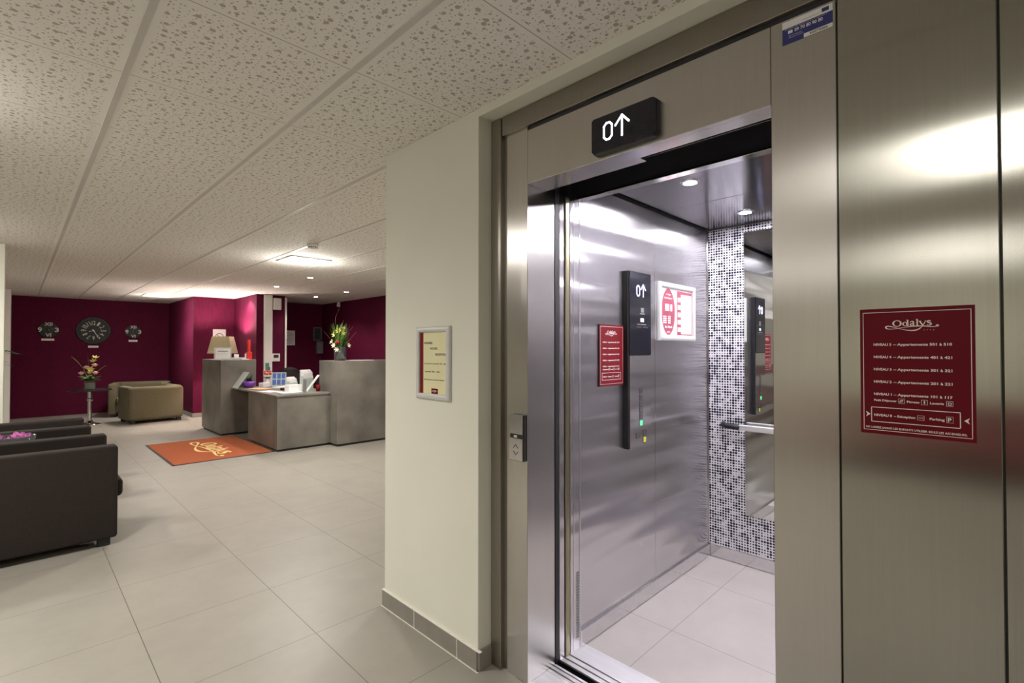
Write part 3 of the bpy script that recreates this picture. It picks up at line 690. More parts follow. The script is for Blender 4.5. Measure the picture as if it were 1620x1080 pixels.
# ---------------------------------------------------------------- reception furniture
def counter(name, label, x0, x1, y0, y1, z, cat='counter', recess=None, panel=None):
    t = thing(name, label, cat, ((x0+x1)/2, (y0+y1)/2, 0))
    b = BM(); box(b, x0, x1, y0, y1, .03, z, .003, 1); obj('body', b, M['concrete'], t)
    b = BM(); box(b, x0+.02, x1-.02, y0+.02, y1-.02, 0, .03); obj('plinth', b, M['black'], t)
    return t
counter('reception_counter', 'tall grey reception counter with a framed card on it, left of the desk', 2.24, 2.755, 8.63, 9.72, 1.185)
counter('reception_counter', 'tall grey reception counter holding the large glass vase, right of the desk', 3.14, 4.9, 6.54, 7.12, 1.19)
t = thing('reception_desk', 'low grey concrete-look reception desk between the two tall counters', 'desk', (2.8, 7.6, 0))
b = BM(); box(b, 2.405, 3.139, 6.745, 8.628, .722, .747, .002, 1); box(b, 3.139, 3.25, 7.125, 8.628, .722, .747); obj('desk_top', b, M['concrete'], t)
b = BM(); box(b, 2.42, 3.137, 6.76, 6.80, .03, .722, .001, 1); obj('front_panel', b, M['concrete'], t)
b = BM(); box(b, 2.42, 2.46, 6.80, 7.91, .03, .722, .001, 1); obj('side_panel', b, M['concrete'], t)
b = BM(); box(b, 2.70, 2.74, 7.91, 8.628, .0, .722, .001, 1); box(b, 2.46, 2.74, 7.87, 7.91, 0, .722); obj('recess_panel', b, M['concrete'], t)
b = BM(); box(b, 2.45, 3.10, 6.79, 7.87, 0, .03); obj('plinth', b, M['black'], t)
# entrance mat with its logo
mt = thing('door_mat', 'rust orange mat with a pale yellow logo in front of the desk', 'mat', (1.85, 7.65, 0))
obj('pile', box(BM(), 1.30, 2.395, 6.84, 8.52, .001, .010, .003, 2), M['orange'], mt)
b = BM(); 
for a in ((1.28, 1.30, 6.82, 8.54), (2.395, 2.415, 6.82, 8.54), (1.28, 2.415, 6.82, 6.84), (1.28, 2.415, 8.52, 8.54)): box(b, *a, .0005, .007, .002, 1)
obj('rubber_border', b, M['black'], mt)
b = BM(); m_ = pxform((1.87, 7.62, .0105), (0, -1, 0), (1, 0, 0), (0, 0, 1))
m2 = m_ @ Matrix.Rotation(0, 4, 'Z'); logo(b, m2, 0, 0, 1.30, 1.5, z=0); obj('logo', b, M['yellow'], mt)

D = .7475
# purple bowl with a plant
t = thing('flower_pot', 'purple bowl with a small dark plant on the desk', 'plant pot', (2.60, 8.48, D))
obj('bowl', lathe(BM(), [(0, D), (.055, D), (.085, D+.03), (.092, D+.07), (.084, D+.098), (.078, D+.096), (.08, D+.06), (0, D+.05)], 2.60, 8.48, 24), M['purple'], t, smooth=True)
b = BM()
for i in range(12):
    a = i*2.4; r = .03+.05*random.random(); blade(b, (2.60, 8.48, D+.06), (2.60+r*math.cos(a), 8.48+r*math.sin(a), D+.12+.09*random.random()), .045, .01)
obj('leaves', b, M['darkleaf'], t)
# leaning clear panes
def pane(x0, y0, x1, y1, z0, z1, x2, y2, label):
    t = BM(); d = Vector((x1-x0, y1-y0, 0)); lean = Vector((x2-x0, y2-y0, z1-z0)); n = d.cross(lean).normalized()*.007
    P_ = [Vector((x0, y0, z0)), Vector((x1, y1, z0)), Vector((x1, y1, z0))+lean, Vector((x0, y0, z0))+lean]
    A = [t.verts.new(p_) for p_ in P_]; B = [t.verts.new(p_+n) for p_ in P_]
    t.faces.new(A); t.faces.new(B[::-1])
    for i in range(4): t.faces.new((A[i], A[(i+1) % 4], B[(i+1) % 4], B[i]))
    bmesh.ops.recalc_face_normals(t, faces=t.faces)
    return tag(obj('acrylic_pane', t, M['acrylic']), label, 'clear pane', 'leaning acrylic panes on the desk')
pane(2.385, 8.56, 2.385, 8.30, D, D+.245, 2.55, 8.56, 'clear greenish pane leaning against the left tall counter on the desk')
pane(2.90, 6.98, 2.90, 7.05, D+.004, D+.235, 3.08, 6.98, 'clear greenish pane leaning toward the right tall counter')
def card(name, x, y, w_, d_, h_, m, label, cat, rz=0, z=D, bev=.002, grp=None):
    b = BM(); box(b, -w_/2, w_/2, -d_/2, d_/2, 0, h_, bev, 1)
    o = obj(name, b, m); o.location = (x, y, z); o.rotation_euler = (0, 0, rz); return tag(o, label, cat, grp)
card('card_box', 2.80, 8.38, .13, .10, .07, M['paper'], 'small white box on the desk right of the purple bowl', 'box', .4)
# coral flowers in white vase
t = thing('flower_vase', 'small white vase of coral flowers at the back of the desk', 'vase', (2.90, 8.54, D))
obj('vase', lathe(BM(), [(0, D), (.035, D), (.045, D+.06), (.033, D+.13), (.028, D+.13), (.03, D+.02), (0, D+.02)], 2.90, 8.54, 20), M['paper'], t, smooth=True)
b = BM(); 
for i in range(6): a = i*1.05; rose(b, (2.90+.045*math.cos(a), 8.54+.045*math.sin(a), D+.20+.04*(i % 2)), .032)
obj('blooms', b, M['coral'], t)
b = BM()
for i in range(9): a = i*.7; blade(b, (2.90, 8.54, D+.12), (2.90+.09*math.cos(a), 8.54+.09*math.sin(a), D+.15), .035, .01)
obj('leaves', b, M['darkleaf'], t)
# photo stand with blue pictures
t = thing('photo_stand', 'tilted stand showing small blue pictures behind the desk papers', 'photo stand', (3.03, 8.40, D))
m_ = pxform((2.93, 8.45, D+.002), Vector((1, -.55, 0)).normalized(), Vector((.12, .25, 1)).normalized(), Vector((-.55, -1, .25)).normalized())
obj('board', rect(BM(), m_, 0, .22, 0, .23, 0, .006, .001), M['acrylic'], t)
b = BM()
for i in range(3):
    for j in range(2): rect(b, m_, .015+.068*i, .070+.068*i, .02+.105*j, .11+.105*j, .006, .007)
obj('pictures', b, M['pblue'], t)
# papers
def sheet(x, y, w_, d_, rz, m, label, z=D, th=.004, cat='paper'):
    return card('paper_sheet', x, y, w_, d_, th, m, label, cat, rz, z, 0, 'papers on the desk')
sheet(2.56, 7.45, .21, .30, .3, M['paper'], 'white paper lying nearest the left edge of the desk')
sheet(2.72, 7.12, .30, .21, .1, M['paper'], 'white paper lying near the front corner of the desk')
sheet(3.0, 8.0, .34, .25, .5, M['paper'], 'stack of white papers in the middle of the desk', th=.02)
sheet(2.62, 8.06, .21, .30, .2, M['peach'], 'peach folder lying left of the white paper stack', th=.008)
sheet(2.68, 6.90, .34, .24, 0, M['grey'], 'dark desk pad at the front corner of the desk', th=.003)
card('stapler', 2.80, 7.56, .13, .04, .04, M['black'], 'small black stapler on the desk papers', 'stapler', .5, bev=.01)
# brochure holders
def holder(x, y, w_, h_, label, rz=0, m='paper', grp='leaflet holders on the desk'):
    t = thing('leaflet_holder', label, 'leaflet holder', (x, y, D), rz, grp)
    b = BM(); box(b, -w_/2, w_/2, -.035, -.031, 0, h_*.6, .0005, 1); box(b, -w_/2, w_/2, .031, .035, 0, h_, .0005, 1)
    box(b, -w_/2, -w_/2+.004, -.031, .031, 0, h_*.7); box(b, w_/2-.004, w_/2, -.031, .031, 0, h_*.7); box(b, -w_/2, w_/2, -.031, .031, 0, .004)
    obj('holder', b, M['acrylic'], t, local=True)
    for i in range(5):
        b = BM(); box(b, -w_/2+.008, w_/2-.008, -.026+.011*i, -.018+.011*i, .005, h_*(.86+.035*i), .001, 1); obj('leaflet', b, M[m] if i % 3 else M['printw'], t, local=True)
    return t
holder(2.86, 7.42, .16, .20, 'leaflet holder with white leaflets, left of the taller holder', .5)
holder(3.07, 7.40, .20, .30, 'tallest leaflet holder packed with white leaflets on the desk', .4)
card('leaflet_box', 2.80, 7.21, .20, .12, .10, M['paper'], 'low white leaflet box in front of the holders', 'box', .2)
card('card_stand', 2.845, 6.92, .03, .045, .19, M['grey'], 'slim upright grey stand at the front edge of the desk', 'stand', 0)
t = thing('pen_cup', 'small dark red pen cup beside the right counter', 'pen cup', (3.09, 7.04, D))
obj('cup', lathe(BM(), [(0, D), (.028, D), (.030, D+.09), (.026, D+.09), (.025, D+.01), (0, D+.01)], 3.10, 7.07, 16), M['red2'], t, smooth=True)
for i in range(3): obj('pen', tube(BM(), [(3.10+.01*i-.01, 7.07, D+.015), (3.10+.02*(i-1), 7.075, D+.15)], .004, 8), M['ink'], t)
# office chair
t = thing('office_chair', 'black office chair with a rounded back behind the desk', 'office chair', (3.44, 9.10, 0), -.45)
b = BM(); box(b, -.24, .24, -.24, .24, .44, .52, .035, 4); obj('seat', b, M['chairfab'], t, local=True)
b = BM(); n = 12; rows = []
for j in range(9):
    z = .56+.46*j/8; hw = .24*(1-max(0, (j-5)/3)**2.2*.5) if j > 5 else .24*(.86+.14*j/5)
    rows.append([(hw*(2*i/n-1), .20+.05*(1-(2*i/n-1)**2)+.02*j/8, z-(.03*(2*i/n-1)**2 if j > 6 else 0)) for i in range(n+1)])
for off in (0, .045):
    V = [[b.verts.new((x, y+off, z)) for x, y, z in r] for r in rows]
    for A, B in zip(V, V[1:]):
        for i in range(n): b.faces.new((A[i], A[i+1], B[i+1], B[i]) if off == 0 else (B[i], B[i+1], A[i+1], A[i]))
    if off == 0: V0 = V
edge0 = V0[0]+[r[-1] for r in V0[1:-1]]+V0[-1][::-1]+[r[0] for r in V0[1:-1]][::-1]; edge1 = V[0]+[r[-1] for r in V[1:-1]]+V[-1][::-1]+[r[0] for r in V[1:-1]][::-1]
for i in range(len(edge0)): j = (i+1) % len(edge0); b.faces.new((edge0[i], edge0[j], edge1[j], edge1[i]))
bmesh.ops.recalc_face_normals(b, faces=b.faces)
obj('backrest', b, M['chairfab'], t, local=True, smooth=True)
obj('stem', tube(BM(), [(0, 0, .08), (0, 0, .45)], .028, 12), M['chrome'], t, local=True)
obj('back_support', tube(BM(), [(0, .1, .45), (0, .27, .47), (0, .30, .60), (0, .28, .8)], .018, 8), M['black'], t, local=True)
for i in range(5):
    a = 2*PI*i/5; l_ = obj('base_leg', tube(BM(), [(0, 0, .10), (.28*math.cos(a), .28*math.sin(a), .065)], [.024, .016], 8), M['black'], t, local=True)
    c_ = BM(); ball(c_, (.28*math.cos(a), .28*math.sin(a), .03), .03, n=12); obj('castor', c_, M['black'], l_, local=True)
# left counter things
T = 1.1855
LM = Matrix.Translation((2.76, 10.50, 0)) @ Matrix.Rotation(-.55, 4, 'Z')
t = thing('floor_lamp', 'lit floor lamp with a square olive cream shade behind the left counter', 'lamp', (2.76, 10.50, 0))
b = BM(); h0, h1 = 1.275, 1.595; r0, r1 = .205, .145
for s_ in (0, .004):
    V = [[b.verts.new(LM @ Vector(((r-s_)*sx, (r-s_)*sy, z))) for sx, sy in ((-1, -1), (1, -1), (1, 1), (-1, 1))] for r, z in ((r0, h0), (r1, h1))]
    for i in range(4): b.faces.new((V[0][i], V[0][(i+1) % 4], V[1][(i+1) % 4], V[1][i]))
obj('lamp_shade', b, M['shade'], t)
obj('stand', lathe(BM(), [(0, 0), (.15, 0), (.15, .015), (.02, .03), (.013, .05), (.013, 1.36), (0, 1.36)], 2.76, 10.50, 24), M['black'], t, smooth=True)
b = BM(); ball(b, (2.76, 10.50, 1.44), .032, n=14); obj('bulb', b, M['spot'], t, smooth=True)
l = bpy.data.lights.new('lamp_bulb_light', 'POINT'); l.energy = 55; l.color = (1, .84, .80); l.shadow_soft_size = .035
o = bpy.data.objects.new('lamp_bulb_light', l); C.objects.link(o); o.parent = t; o.location = (0, 0, 1.53)
t = thing('framed_card', 'white framed card standing in front of the lampshade', 'framed card', (2.30, 8.80, T))
m_ = pxform((2.265, 8.75, T), Vector((1, -.35, 0)).normalized(), Vector((.06, .18, 1)).normalized(), Vector((-.35, -1, .2)).normalized())
b = BM(); rect(b, m_, -.09, .15, 0, .20, -.008, 0, .002); obj('frame', b, M['acrylic'], t)
obj('card', rect(BM(), m_, -.07, .13, .02, .18, .0005, .0015), M['paper'], t)
b = BM(); rect(b, m_, -.04, .10, .135, .147, .0016, .002); rect(b, m_, -.04, .08, .10, .103, .0016, .002); obj('lettering', b, M['grey'], t)
card('leaflet_tray', 2.52, 8.86, .26, .20, .035, M['acrylic'], 'low clear tray on the left counter in front of the lamp', 'tray', -.1, T, .006)
card('white_card', 2.56, 8.98, .07, .02, .085, M['printw'], 'small upright white card below the lampshade', 'card', 0, T)
card('paper_pad', 2.60, 8.69, .11, .08, .012, M['paper'], 'small white pad at the right end of the left counter', 'paper', 0, T)
card('red_box', 2.700, 8.82, .075, .08, .125, M['redbox'], 'red box on the left counter, lower and wider of the two', 'box', 0, T)
card('red_cylinder_box', 2.732, 8.93, .036, .07, .33, M['redbox'], 'tall red box standing behind the wider red box', 'box', 0, T)
card('white_bottle', 2.645, 8.80, .022, .03, .10, M['paper'], 'small white bottle standing left of the red box', 'bottle', 0, T, .008)
# no smoking sign
t = thing('no_smoking_sign', 'white no-smoking sign on the magenta wall above the lampshade', 'sign', (2.9, 11.36, 1.5))
m_ = on_y(2.80, 1.44, 11.359); obj('sheet', rect(BM(), m_, 0, .235, 0, .32, .0002, .002), M['printw'], t)
b = BM(); ring(b, m_, .118, .165, .075, .075, .012, .012, .003); stroke(b, m_, [(.066, .217, .012), (.170, .113, .012)], smooth=False, z=.003); obj('ring_mark', b, M['maroonfab'], t)
b = BM(); rect(b, m_, .075, .155, .158, .172, .0021, .0026); text(b, 'NE PAS FUMER', m_, .118, .04, .018, .16, 'CENTER', .0026); obj('lettering', b, M['ink'], t)
# column fittings
t = thing('wall_speaker', 'white box fixed at the top of the magenta column', 'wall box', (3.55, 10, 2.2))
b = BM(); box(b, 3.485, 3.625, 9.94, 9.999, 2.12, 2.345, .008, 2); obj('housing', b, M['white'], t)
b = BM(); 
for i in range(9): box(b, 3.50, 3.61, 9.937, 9.941, 2.15+.02*i, 2.156+.02*i)
obj('grille', b, M['frame'], t)
t = thing('thermostat', 'white thermostat with a dark screen on the magenta column', 'thermostat', (3.54, 10, 1.15))
b = BM(); box(b, 3.472, 3.615, 9.972, 9.999, 1.115, 1.268, .006, 2); obj('housing', b, M['white'], t)
b = BM(); box(b, 3.495, 3.588, 9.970, 9.973, 1.185, 1.245); obj('screen', b, M['darkgrey'], t)
b = BM()
for i in range(3): box(b, 3.50+.034*i, 3.518+.034*i, 9.969, 9.973, 1.135, 1.15, .001, 1)
obj('keys', b, M['frame'], t)
t = thing('wall_leaflet', 'green and blue leaflet stuck on the cream column strip', 'leaflet', (3.38, 9.95, .95))
m_ = on_y(3.34, .94, 9.9545); obj('sheet', rect(BM(), m_, 0, .07, 0, .15, .0002, .0012), M['green'], t); obj('blue_patch', rect(BM(), m_, .055, .085, .01, .07, .0013, .002), M['pblue'], t)
t = thing('wall_notice', 'pale paper notice on the dark reception wall beside the column', 'notice', (4.25, 11.3, 1.45))
m_ = on_y(4.13, 1.44, 11.299); obj('sheet', rect(BM(), m_, 0, .29, 0, .33, .0002, .002), M['paper'], t)
b = BM()
for i in range(9): rect(b, m_, .05, .25-.02*(i % 3), .04+.03*i, .045+.03*i, .002, .0026)
obj('lettering', b, M['grey'], t)
t = thing('wall_picture', 'grey framed dark picture on the far reception wall', 'picture', (4.95, 11.3, 1.6))
b = BM(); m_ = on_y(4.83, 1.55, 11.299); outline(b, m_, 0, .20, 0, .31, .022, 0, .02); obj('frame', b, M['grey'], t); obj('glass', rect(BM(), m_, .02, .18, .02, .29, .001, .008), M['darkgrey'], t)
t = thing('key_box', 'small grey wall box with a bright knob below the dark picture', 'wall box', (4.98, 11.3, 1.3))
b = BM(); box(b, 4.90, 5.045, 11.23, 11.299, 1.245, 1.535, .004, 1); bb_ = obj('body', b, M['grey'], t)
b = BM(); ball(b, (4.93, 11.222, 1.35), .012, n=10); obj('knob', b, M['chrome'], bb_, smooth=True)
# wall sensor
t = thing('wall_sensor', 'small white sensor high on the right magenta wall', 'sensor', (5.04, 10.3, 2.33))
b = BM(); box(b, 5.0, 5.049, 10.38, 10.46, 2.29, 2.40, .012, 2); obj('housing', b, M['white'], t)
b = BM(); ball(b, (4.995, 10.42, 2.32), .018, n=12); obj('lens', b, M['white'], t, smooth=True)
# smoke detector
t = thing('smoke_detector', 'white smoke detector on the ceiling in front of the large lamp', 'smoke detector', (2.06, 4.84, HC))
obj('housing', lathe(BM(), [(0, HC-.045), (.028, HC-.043), (.040, HC-.030), (.050, HC-.018), (.055, HC-.004), (0, HC-.004)], 2.06, 4.84, 28), M['white'], t, smooth=True)
b = BM()
for i in range(14):
    a = 2*PI*i/14; box(b, -.006, .006, -.0015, .0015, -.006, .006, mtx=Matrix.Translation((2.06+.0435*math.cos(a), 4.84+.0435*math.sin(a), HC-.026)) @ Matrix.Rotation(a+PI/2, 4, 'Z'))
obj('vents', b, M['black'], t)
b = BM(); ball(b, (2.06-.02, 4.84-.02, HC-.043), .004, n=8); obj('indicator', b, M['red2'], t)

# ---------------------------------------------------------------- big vase on the right counter
T = 1.1905
t = thing('flower_vase', 'tall grey glass vase of lilies and twigs on the right counter', 'vase', (3.33, 6.85, T))
obj('vase', lathe(BM(), [(0, T), (.075, T), (.083, T+.01), (.090, T+.20), (.086, T+.20), (.079, T+.018), (0, T+.016)], 3.33, 6.85, 28), M['glass'], t, smooth=True)
obj('filling', lathe(BM(), [(0, T+.02), (.075, T+.02), (.082, T+.17), (0, T+.17)], 3.33, 6.85, 24), M['water'], t, smooth=True)
b = BM(); c0 = Vector((3.33, 6.85, T+.15))
for i in range(90):
    a = random.uniform(0, 2*PI); r = random.uniform(.03, .20); h_ = random.uniform(.10, .42)
    e = c0+Vector((r*math.cos(a)*.85, r*math.sin(a)*.85, h_)); blade(b, c0+Vector((.3*(e-c0).x, .3*(e-c0).y, .03)), e, random.uniform(.012, .03), .02, 4)
obj('foliage', b, M['leaf'], t)
b = BM()
for i in range(50):
    a = random.uniform(0, 2*PI); r = random.uniform(.02, .12); h_ = random.uniform(.08, .40)
    e = c0+Vector((r*math.cos(a)-.01, r*math.sin(a), h_)); blade(b, c0+Vector((.3*(e-c0).x, .3*(e-c0).y, .08)), e, random.uniform(.014, .03), .02, 4)
obj('light_foliage', b, M['leaf2'], t)
def lily(b, c, d, r):
    c = Vector(c); d = Vector(d).normalized(); s = d.cross(Vector((0, 0, 1))).normalized(); u = s.cross(d)
    for k in range(6):
        a = 2*PI*k/6; o_ = math.cos(a)*s+math.sin(a)*u
        blade(b, c, c+d*r*.7+o_*r, r*.5, 0, 5, side=d.cross(o_))
b = BM()
for c_, d_ in (((3.28, 6.80, T+.43), (-.6, -.7, .3)), ((3.33, 6.80, T+.40), (.2, -1, .3)), ((3.25, 6.84, T+.38), (-1, -.2, .2)), ((3.36, 6.85, T+.46), (.3, -.4, 1))): lily(b, c_, d_, .048)
obj('lily', b, M['petaly'], t, label='yellow lilies')
b = BM()
for c_, d_ in (((3.22, 6.80, T+.22), (-1, -.4, .2)), ((3.25, 6.77, T+.17), (-.8, -.5, -.2)), ((3.40, 6.76, T+.22), (.5, -1, .3)), ((3.21, 6.84, T+.27), (-1, .1, .5))): lily(b, c_, d_, .042)
obj('white_lily', b, M['petalw'], t, label='cream white lilies')
b = BM()
for p_ in ((3.25, 6.78, T+.28), (3.265, 6.775, T+.265), (3.24, 6.79, T+.262)): ball(b, p_, .018, n=10)
obj('berries', b, M['redpetal'], t, smooth=True, label='red berries')
b = BM()
for dx, dy, h_, cur in ((-.05, -.02, .78, .05), (.10, -.02, .56, -.03), (.16, -.05, .50, .02), (-.12, 0, .55, .02), (.06, .03, .60, .02), (-.22, .05, .42, .0), (.22, -.06, .42, 0)):
    P_ = [c0+Vector((dx*s_+cur*math.sin(s_*7), dy*s_, (h_-.15)*s_)) for s_ in [i/10 for i in range(11)]]
    tube(b, P_, [.004-.0025*i/10 for i in range(11)], 6)
obj('twigs', b, M['twig'], t)
card('counter_leaflet', 3.62, 6.75, .30, .20, .006, M['paper'], 'white leaflet lying on the right counter beside the vase', 'paper', 0, T, 0)

# ---------------------------------------------------------------- clocks on the far wall
YW = 13.6
def big_clock():
    cx, cz, R = 1.13, 1.745, .285
    t = thing('wall_clock', 'large round dark clock with ring of numerals, middle of the three', 'clock', (cx, YW, cz), group='clocks on the dark back wall')
    m_ = on_y(cx, cz, YW-.001)
    b = BM(); lathe(b, [(0, 0), (R, 0), (R, .02), (R-.012, .032), (R-.03, .032), (R-.04, .022), (0, .022)], 0, 0, 48, mtx=m_); obj('case', b, M['clock'], t, smooth=False)
    b = BM(); lathe(b, [(0, .0225), (R-.04, .0225), (R-.04, .0235), (0, .0235)], 0, 0, 48, mtx=m_); obj('face', b, M['clockface'], t)
    b = BM()
    for i in range(12):
        n_ = 12-i if i else 12; a = 2*PI*(n_ % 12)/12
        mm = m_ @ Matrix.Rotation(-a, 4, 'Z'); text(b, str(n_), mm, 0, .118, .085, .036 if n_ < 10 else .058, 'CENTER', z=.026, bold=.012)
    obj('numerals', b, M['numeral'], t)
    b = BM(); ring(b, m_, 0, 0, .10, .10, .006, .006, .0245); ring(b, m_, 0, 0, .060, .060, .003, .003, .0245)
    for i in range(12): a = i*PI/6; stroke(b, m_, [(.06*math.cos(a), .06*math.sin(a), .003), (.098*math.cos(a), .098*math.sin(a), .003)], smooth=False, z=.0246)
    obj('inner_ring', b, M['clock'], t)
    b = BM(); stroke(b, m_, [(-.018, .030, .012), (.0, 0, .013), (.068, -.128, .006)], smooth=False, z=.030); stroke(b, m_, [(.012, .003, .012), (-.075, -.022, .008)], smooth=False, z=.028); disc(b, m_, 0, 0, .012, .012, .031)
    obj('hands', b, M['printw'], t)
def small_clock(cx, cz, R, label, hands):
    t = thing('wall_clock', label, 'clock', (cx, YW, cz), group='clocks on the dark back wall')
    m_ = on_y(cx, cz, YW-.001)
    b = BM(); lathe(b, [(0, 0), (R, 0), (R, .02), (R-.01, .025), (0, .025)], 0, 0, 40, mtx=m_); obj('case', b, M['clockface'], t)
    b = BM(); s = R*.52
    text(b, 'XII', m_, 0, R*.52, R*.40, R*.75, 'CENTER', .027, .03); text(b, 'VI', m_, 0, -R*.88, R*.40, R*.55, 'CENTER', .027, .03)
    text(b, '9', m_, -R*.78, -R*.27, R*.54, R*.40, 'CENTER', .027, .03); text(b, '3', m_, R*.78, -R*.27, R*.54, R*.40, 'CENTER', .027, .03)
    obj('numerals', b, M['numeral'], t)
    b = BM()
    for r_, a in hands: stroke(b, m_, [(0, 0, .008), (r_*math.sin(a), r_*math.cos(a), .004)], smooth=False, z=.029)
    ring(b, m_, 0, 0, R*.42, R*.42, .003, .003, .0265); obj('hands', b, M['grey'], t)
def plate(cx, cz, w_, s_, label):
    t = thing('clock_nameplate', label, 'nameplate', (cx, YW, cz), group='nameplates under the clocks')
    m_ = on_y(cx, cz, YW-.001); obj('plate', rect(BM(), m_, -w_/2, w_/2, -.02, .02, .0003, .004), M['printw'], t)
    b = BM(); text(b, s_, m_, 0, -.008, .016, w_*.7, 'CENTER', .0045); obj('lettering', b, M['grey'], t)
big_clock()
small_clock(.435, 1.745, .158, 'small dark clock with large 9 and 3, left of the large clock', ((.075, 1.2), (.09, 2.5)))
small_clock(1.80, 1.735, .145, 'small dark clock with large 9 and 3, right of the large clock', ((.075, .05), (.06, 3.3)))
plate(.43, 1.545, .19, 'New York', 'white nameplate under the left small clock')
plate(1.13, 1.405, .165, 'Paris', 'white nameplate under the large middle clock')
plate(1.80, 1.535, .155, 'Tokyo', 'white nameplate under the right small clock')

# ---------------------------------------------------------------- pedestal table with flowers
t = thing('pedestal_table', 'round dark pedestal table on a chrome column near the back wall', 'table', (.93, 11.65, 0))
obj('tabletop', lathe(BM(), [(0, .605), (.30, .605), (.31, .612), (.31, .625), (.30, .63), (0, .63)], .93, 11.65, 40), M['tabletop'], t, smooth=False)
obj('column', lathe(BM(), [(.032, .02), (.032, .604)], .93, 11.65, 24), M['polish'], t, smooth=True)
obj('collar', lathe(BM(), [(.032, .42), (.042, .42), (.042, .47), (.032, .47)], .93, 11.65, 24), M['chrome'], t, smooth=True)
obj('base', lathe(BM(), [(0, 0), (.17, 0), (.17, .008), (.10, .018), (.05, .04), (.038, .07), (0, .07)], .93, 11.65, 32), M['chrome'], t, smooth=True)
T = .6305
t = thing('flower_vase', 'square glass vase of pink and yellow flowers on the pedestal table', 'vase', (.92, 11.6, T))
b = BM(); box(b, .845, .995, 11.525, 11.675, T, T+.15, .006, 2); obj('vase', b, M['glass'], t)
b = BM(); box(b, .853, .987, 11.533, 11.667, T+.006, T+.11, .004, 1); obj('stems', b, M['water'], t)
b = BM()
for p_ in ((.80, 11.52, T+.30), (.99, 11.50, T+.30), (.87, 11.55, T+.40), (.985, 11.55, T+.44)): rose(b, p_, .052)
obj('rose', b, M['petalp'], t, label='pale pink roses')
b = BM(); rose(b, (.91, 11.50, T+.31), .045)
for c_, d_ in (((.99, 11.55, T+.56), (.1, -.4, 1)), ((.97, 11.54, T+.50), (-.3, -.6, .8)), ((.92, 11.52, T+.36), (0, -1, .5))): lily(b, c_, d_, .06)
obj('lily', b, M['petaly'], t, label='yellow lilies')
b = BM(); c0 = Vector((.92, 11.6, T+.14))
for i in range(46):
    a = random.uniform(0, 2*PI); r = random.uniform(.08, .19); blade(b, c0, c0+Vector((r*math.cos(a), r*math.sin(a), random.uniform(.0, .12))), .05, .02, 4)
obj('foliage', b, M['leaf'], t)
b = BM(); blade(b, c0+Vector((-.08, 0, .22)), c0+Vector((-.26, -.03, .46)), .035, .02); blade(b, c0+Vector((.06, 0, .12)), c0+Vector((.25, -.03, .30)), .03, .02); tube(b, [c0, c0+Vector((-.09, 0, .24))], .005, 6)
obj('buds', b, M['leaf2'], t)
b = BM(); tube(b, [c0, c0+Vector((-.02, 0, .35)), c0+Vector((-.04, 0, .52))], [.004, .003, .001], 6); obj('twig', b, M['twig'], t)

# ---------------------------------------------------------------- armchairs
def armchair(name, label, x, y, rz, m, W_, D_, H_, grp, arm=.13, seatz=.42, rnd=.02, legm='black', back=.16, tub=False):
    """local: front of the chair faces +Y, width along X, base at z=0"""
    t = thing(name, label, 'armchair', (x, y, 0), rz, grp)
    w2, d2 = W_/2, D_/2
    for s_ in (-1, 1):
        b = BM(); xs = sorted((s_*w2, s_*(w2-arm))); box(b, xs[0], xs[1], -d2+(back-.03 if tub else 0), d2, .055, H_, rnd, 4); obj('armrest', b, M[m], t, local=True, smooth=True)
    b = BM(); k_ = 0 if tub else arm; box(b, -w2+k_, w2-k_, -d2, -d2+back, .055, H_+(.002 if tub else -.003), rnd*(2.2 if tub else 1), 4); obj('backrest', b, M[m], t, local=True, smooth=True)
    b = BM(); box(b, -w2+arm-.004, w2-arm+.004, -d2+back, d2-.02, .10, seatz-.13, .01, 2); obj('seat_base', b, M[m], t, local=True, smooth=True)
    b = BM(); box(b, -w2+arm+.004, w2-arm-.004, -d2+back, d2+.045, seatz-.128, seatz, .03, 4); obj('seat_cushion', b, M[m], t, local=True, smooth=True)
    for sx in (-1, 1):
        for sy in (-1, 1):
            b = BM(); lx, ly = sx*(w2-.07), sy*(d2-.07); box(b, lx-.035, lx+.035, ly-.035, ly+.035, 0, .058, .003, 1); obj('foot', b, M[legm], t, local=True)
    return t
# two brown chairs face +X (rz = -90 deg): local +Y -> world +X
armchair('armchair', 'dark brown square armchair nearest the camera at the left edge', .075, 4.75, -PI/2, 'brown', .75, .86, .69, 'dark brown armchairs', .13, .43)
armchair('armchair', 'dark brown square armchair behind the nearest one, beyond the orchids', .055, 6.18, -PI/2, 'brown', .80, .84, .675, 'dark brown armchairs', .13, .43)
t = armchair('tub_chair', 'olive tan armchair seen from behind near the magenta wall', 1.80, 11.42, .10, 'tan', .86, .72, .665, 'olive tan armchairs', .12, .42, .03, back=.16, tub=True)
armchair('tub_chair', 'olive tan armchair against the back wall, facing the camera', 1.83, 12.72, PI-.25, 'tan', .98, .76, .665, 'olive tan armchairs', .13, .40, .03, tub=True)
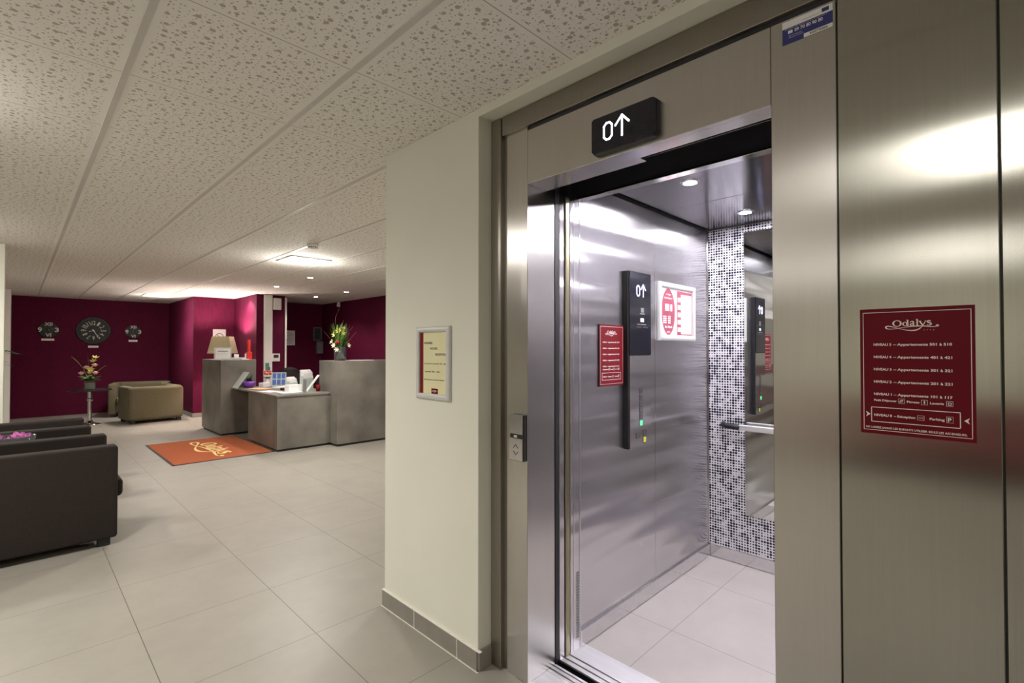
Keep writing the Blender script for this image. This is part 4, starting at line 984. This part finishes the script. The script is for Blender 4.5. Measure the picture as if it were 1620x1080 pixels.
# small table with bowl of orchids between the brown chairs
t = thing('side_table', 'small dark side table between the brown armchairs', 'table', (-.03, 5.46, 0))
obj('tabletop', box(BM(), -.26, .17, 5.30, 5.60, .50, .53, .004, 1), M['tabletop'], t)
for x in (-.23, .14):
    for y in (5.325, 5.575): obj('leg', box(BM(), x-.018, x+.018, y-.018, y+.018, 0, .50, .002, 1), M['tabletop'], t)
T = .5305
t = thing('orchid_bowl', 'clear glass bowl with purple pink orchids beside the brown armchairs', 'flower bowl', (-.02, 5.44, T))
obj('bowl', lathe(BM(), [(0, T), (.09, T), (.125, T+.04), (.135, T+.155), (.131, T+.155), (.12, T+.045), (.085, T+.008), (0, T+.008)], -.02, 5.44, 32), M['glass'], t, smooth=True)
b = BM()
for i in range(13):
    a = i*2.4; r = .03+.075*(i/13); c_ = Vector((-.02+r*math.cos(a), 5.44+r*math.sin(a), T+.09+.055*random.random())); d_ = Vector((math.cos(a)*.6-.2, math.sin(a)*.6-.9, .6))
    d_.normalize(); s_ = d_.cross(Vector((0, 0, 1))).normalized(); u = s_.cross(d_)
    for k in range(5):
        q = 2*PI*k/5; o_ = math.cos(q)*s_+math.sin(q)*u; blade(b, c_, c_+d_*.012+o_*.045, .034, 0, 4, side=d_.cross(o_))
    ball(b, c_+d_*.01, .009, n=8)
obj('orchid', b, M['orchid'], t)
# palm beyond the left pillar
t = thing('potted_palm', 'green palm whose leaf tips show beyond the left pillar', 'plant', (-.45, 8.1, 0))
obj('planter', lathe(BM(), [(0, 0), (.16, 0), (.20, .38), (.185, .38), (.17, .34), (0, .34)], -.45, 8.1, 24), M['terracotta'], t, smooth=True)
b = BM(); c0 = Vector((-.45, 8.1, .34))
obj('stem', tube(BM(), [c0, c0+Vector((.01, 0, .4)), c0+Vector((0, 0, .75))], [.03, .025, .02], 8), M['twig'], t)
for i in range(9):
    a = i*2*PI/9+.1; e = c0+Vector((.42*math.cos(a), .42*math.sin(a), .85 if i % 2 else .98)); s0 = c0+Vector((0, 0, .7)); P_ = [s0+(e-s0)*q+Vector((0, 0, .22*4*q*(1-q)*.6)) for q in [k/8 for k in range(9)]]
    tube(b, P_, .004, 5)
    for k in range(2, 9):
        d_ = (e-s0).normalized(); sd = d_.cross(Vector((0, 0, 1))).normalized()
        for s_ in (-1, 1): blade(b, P_[k], P_[k]+d_*.07+sd*s_*.13+Vector((0, 0, -.06)), .02, 0, 4)
obj('fronds', b, M['leaf'], t)

# ---------------------------------------------------------------- behind the camera, seen only as reflections
t = armchair('sofa', 'long maroon sofa against the wall behind the camera', -4.35, -.2, -PI/2, 'maroonfab', 3.4, .85, .78, None, .18, .42, back=.22)
t['category'] = 'sofa'
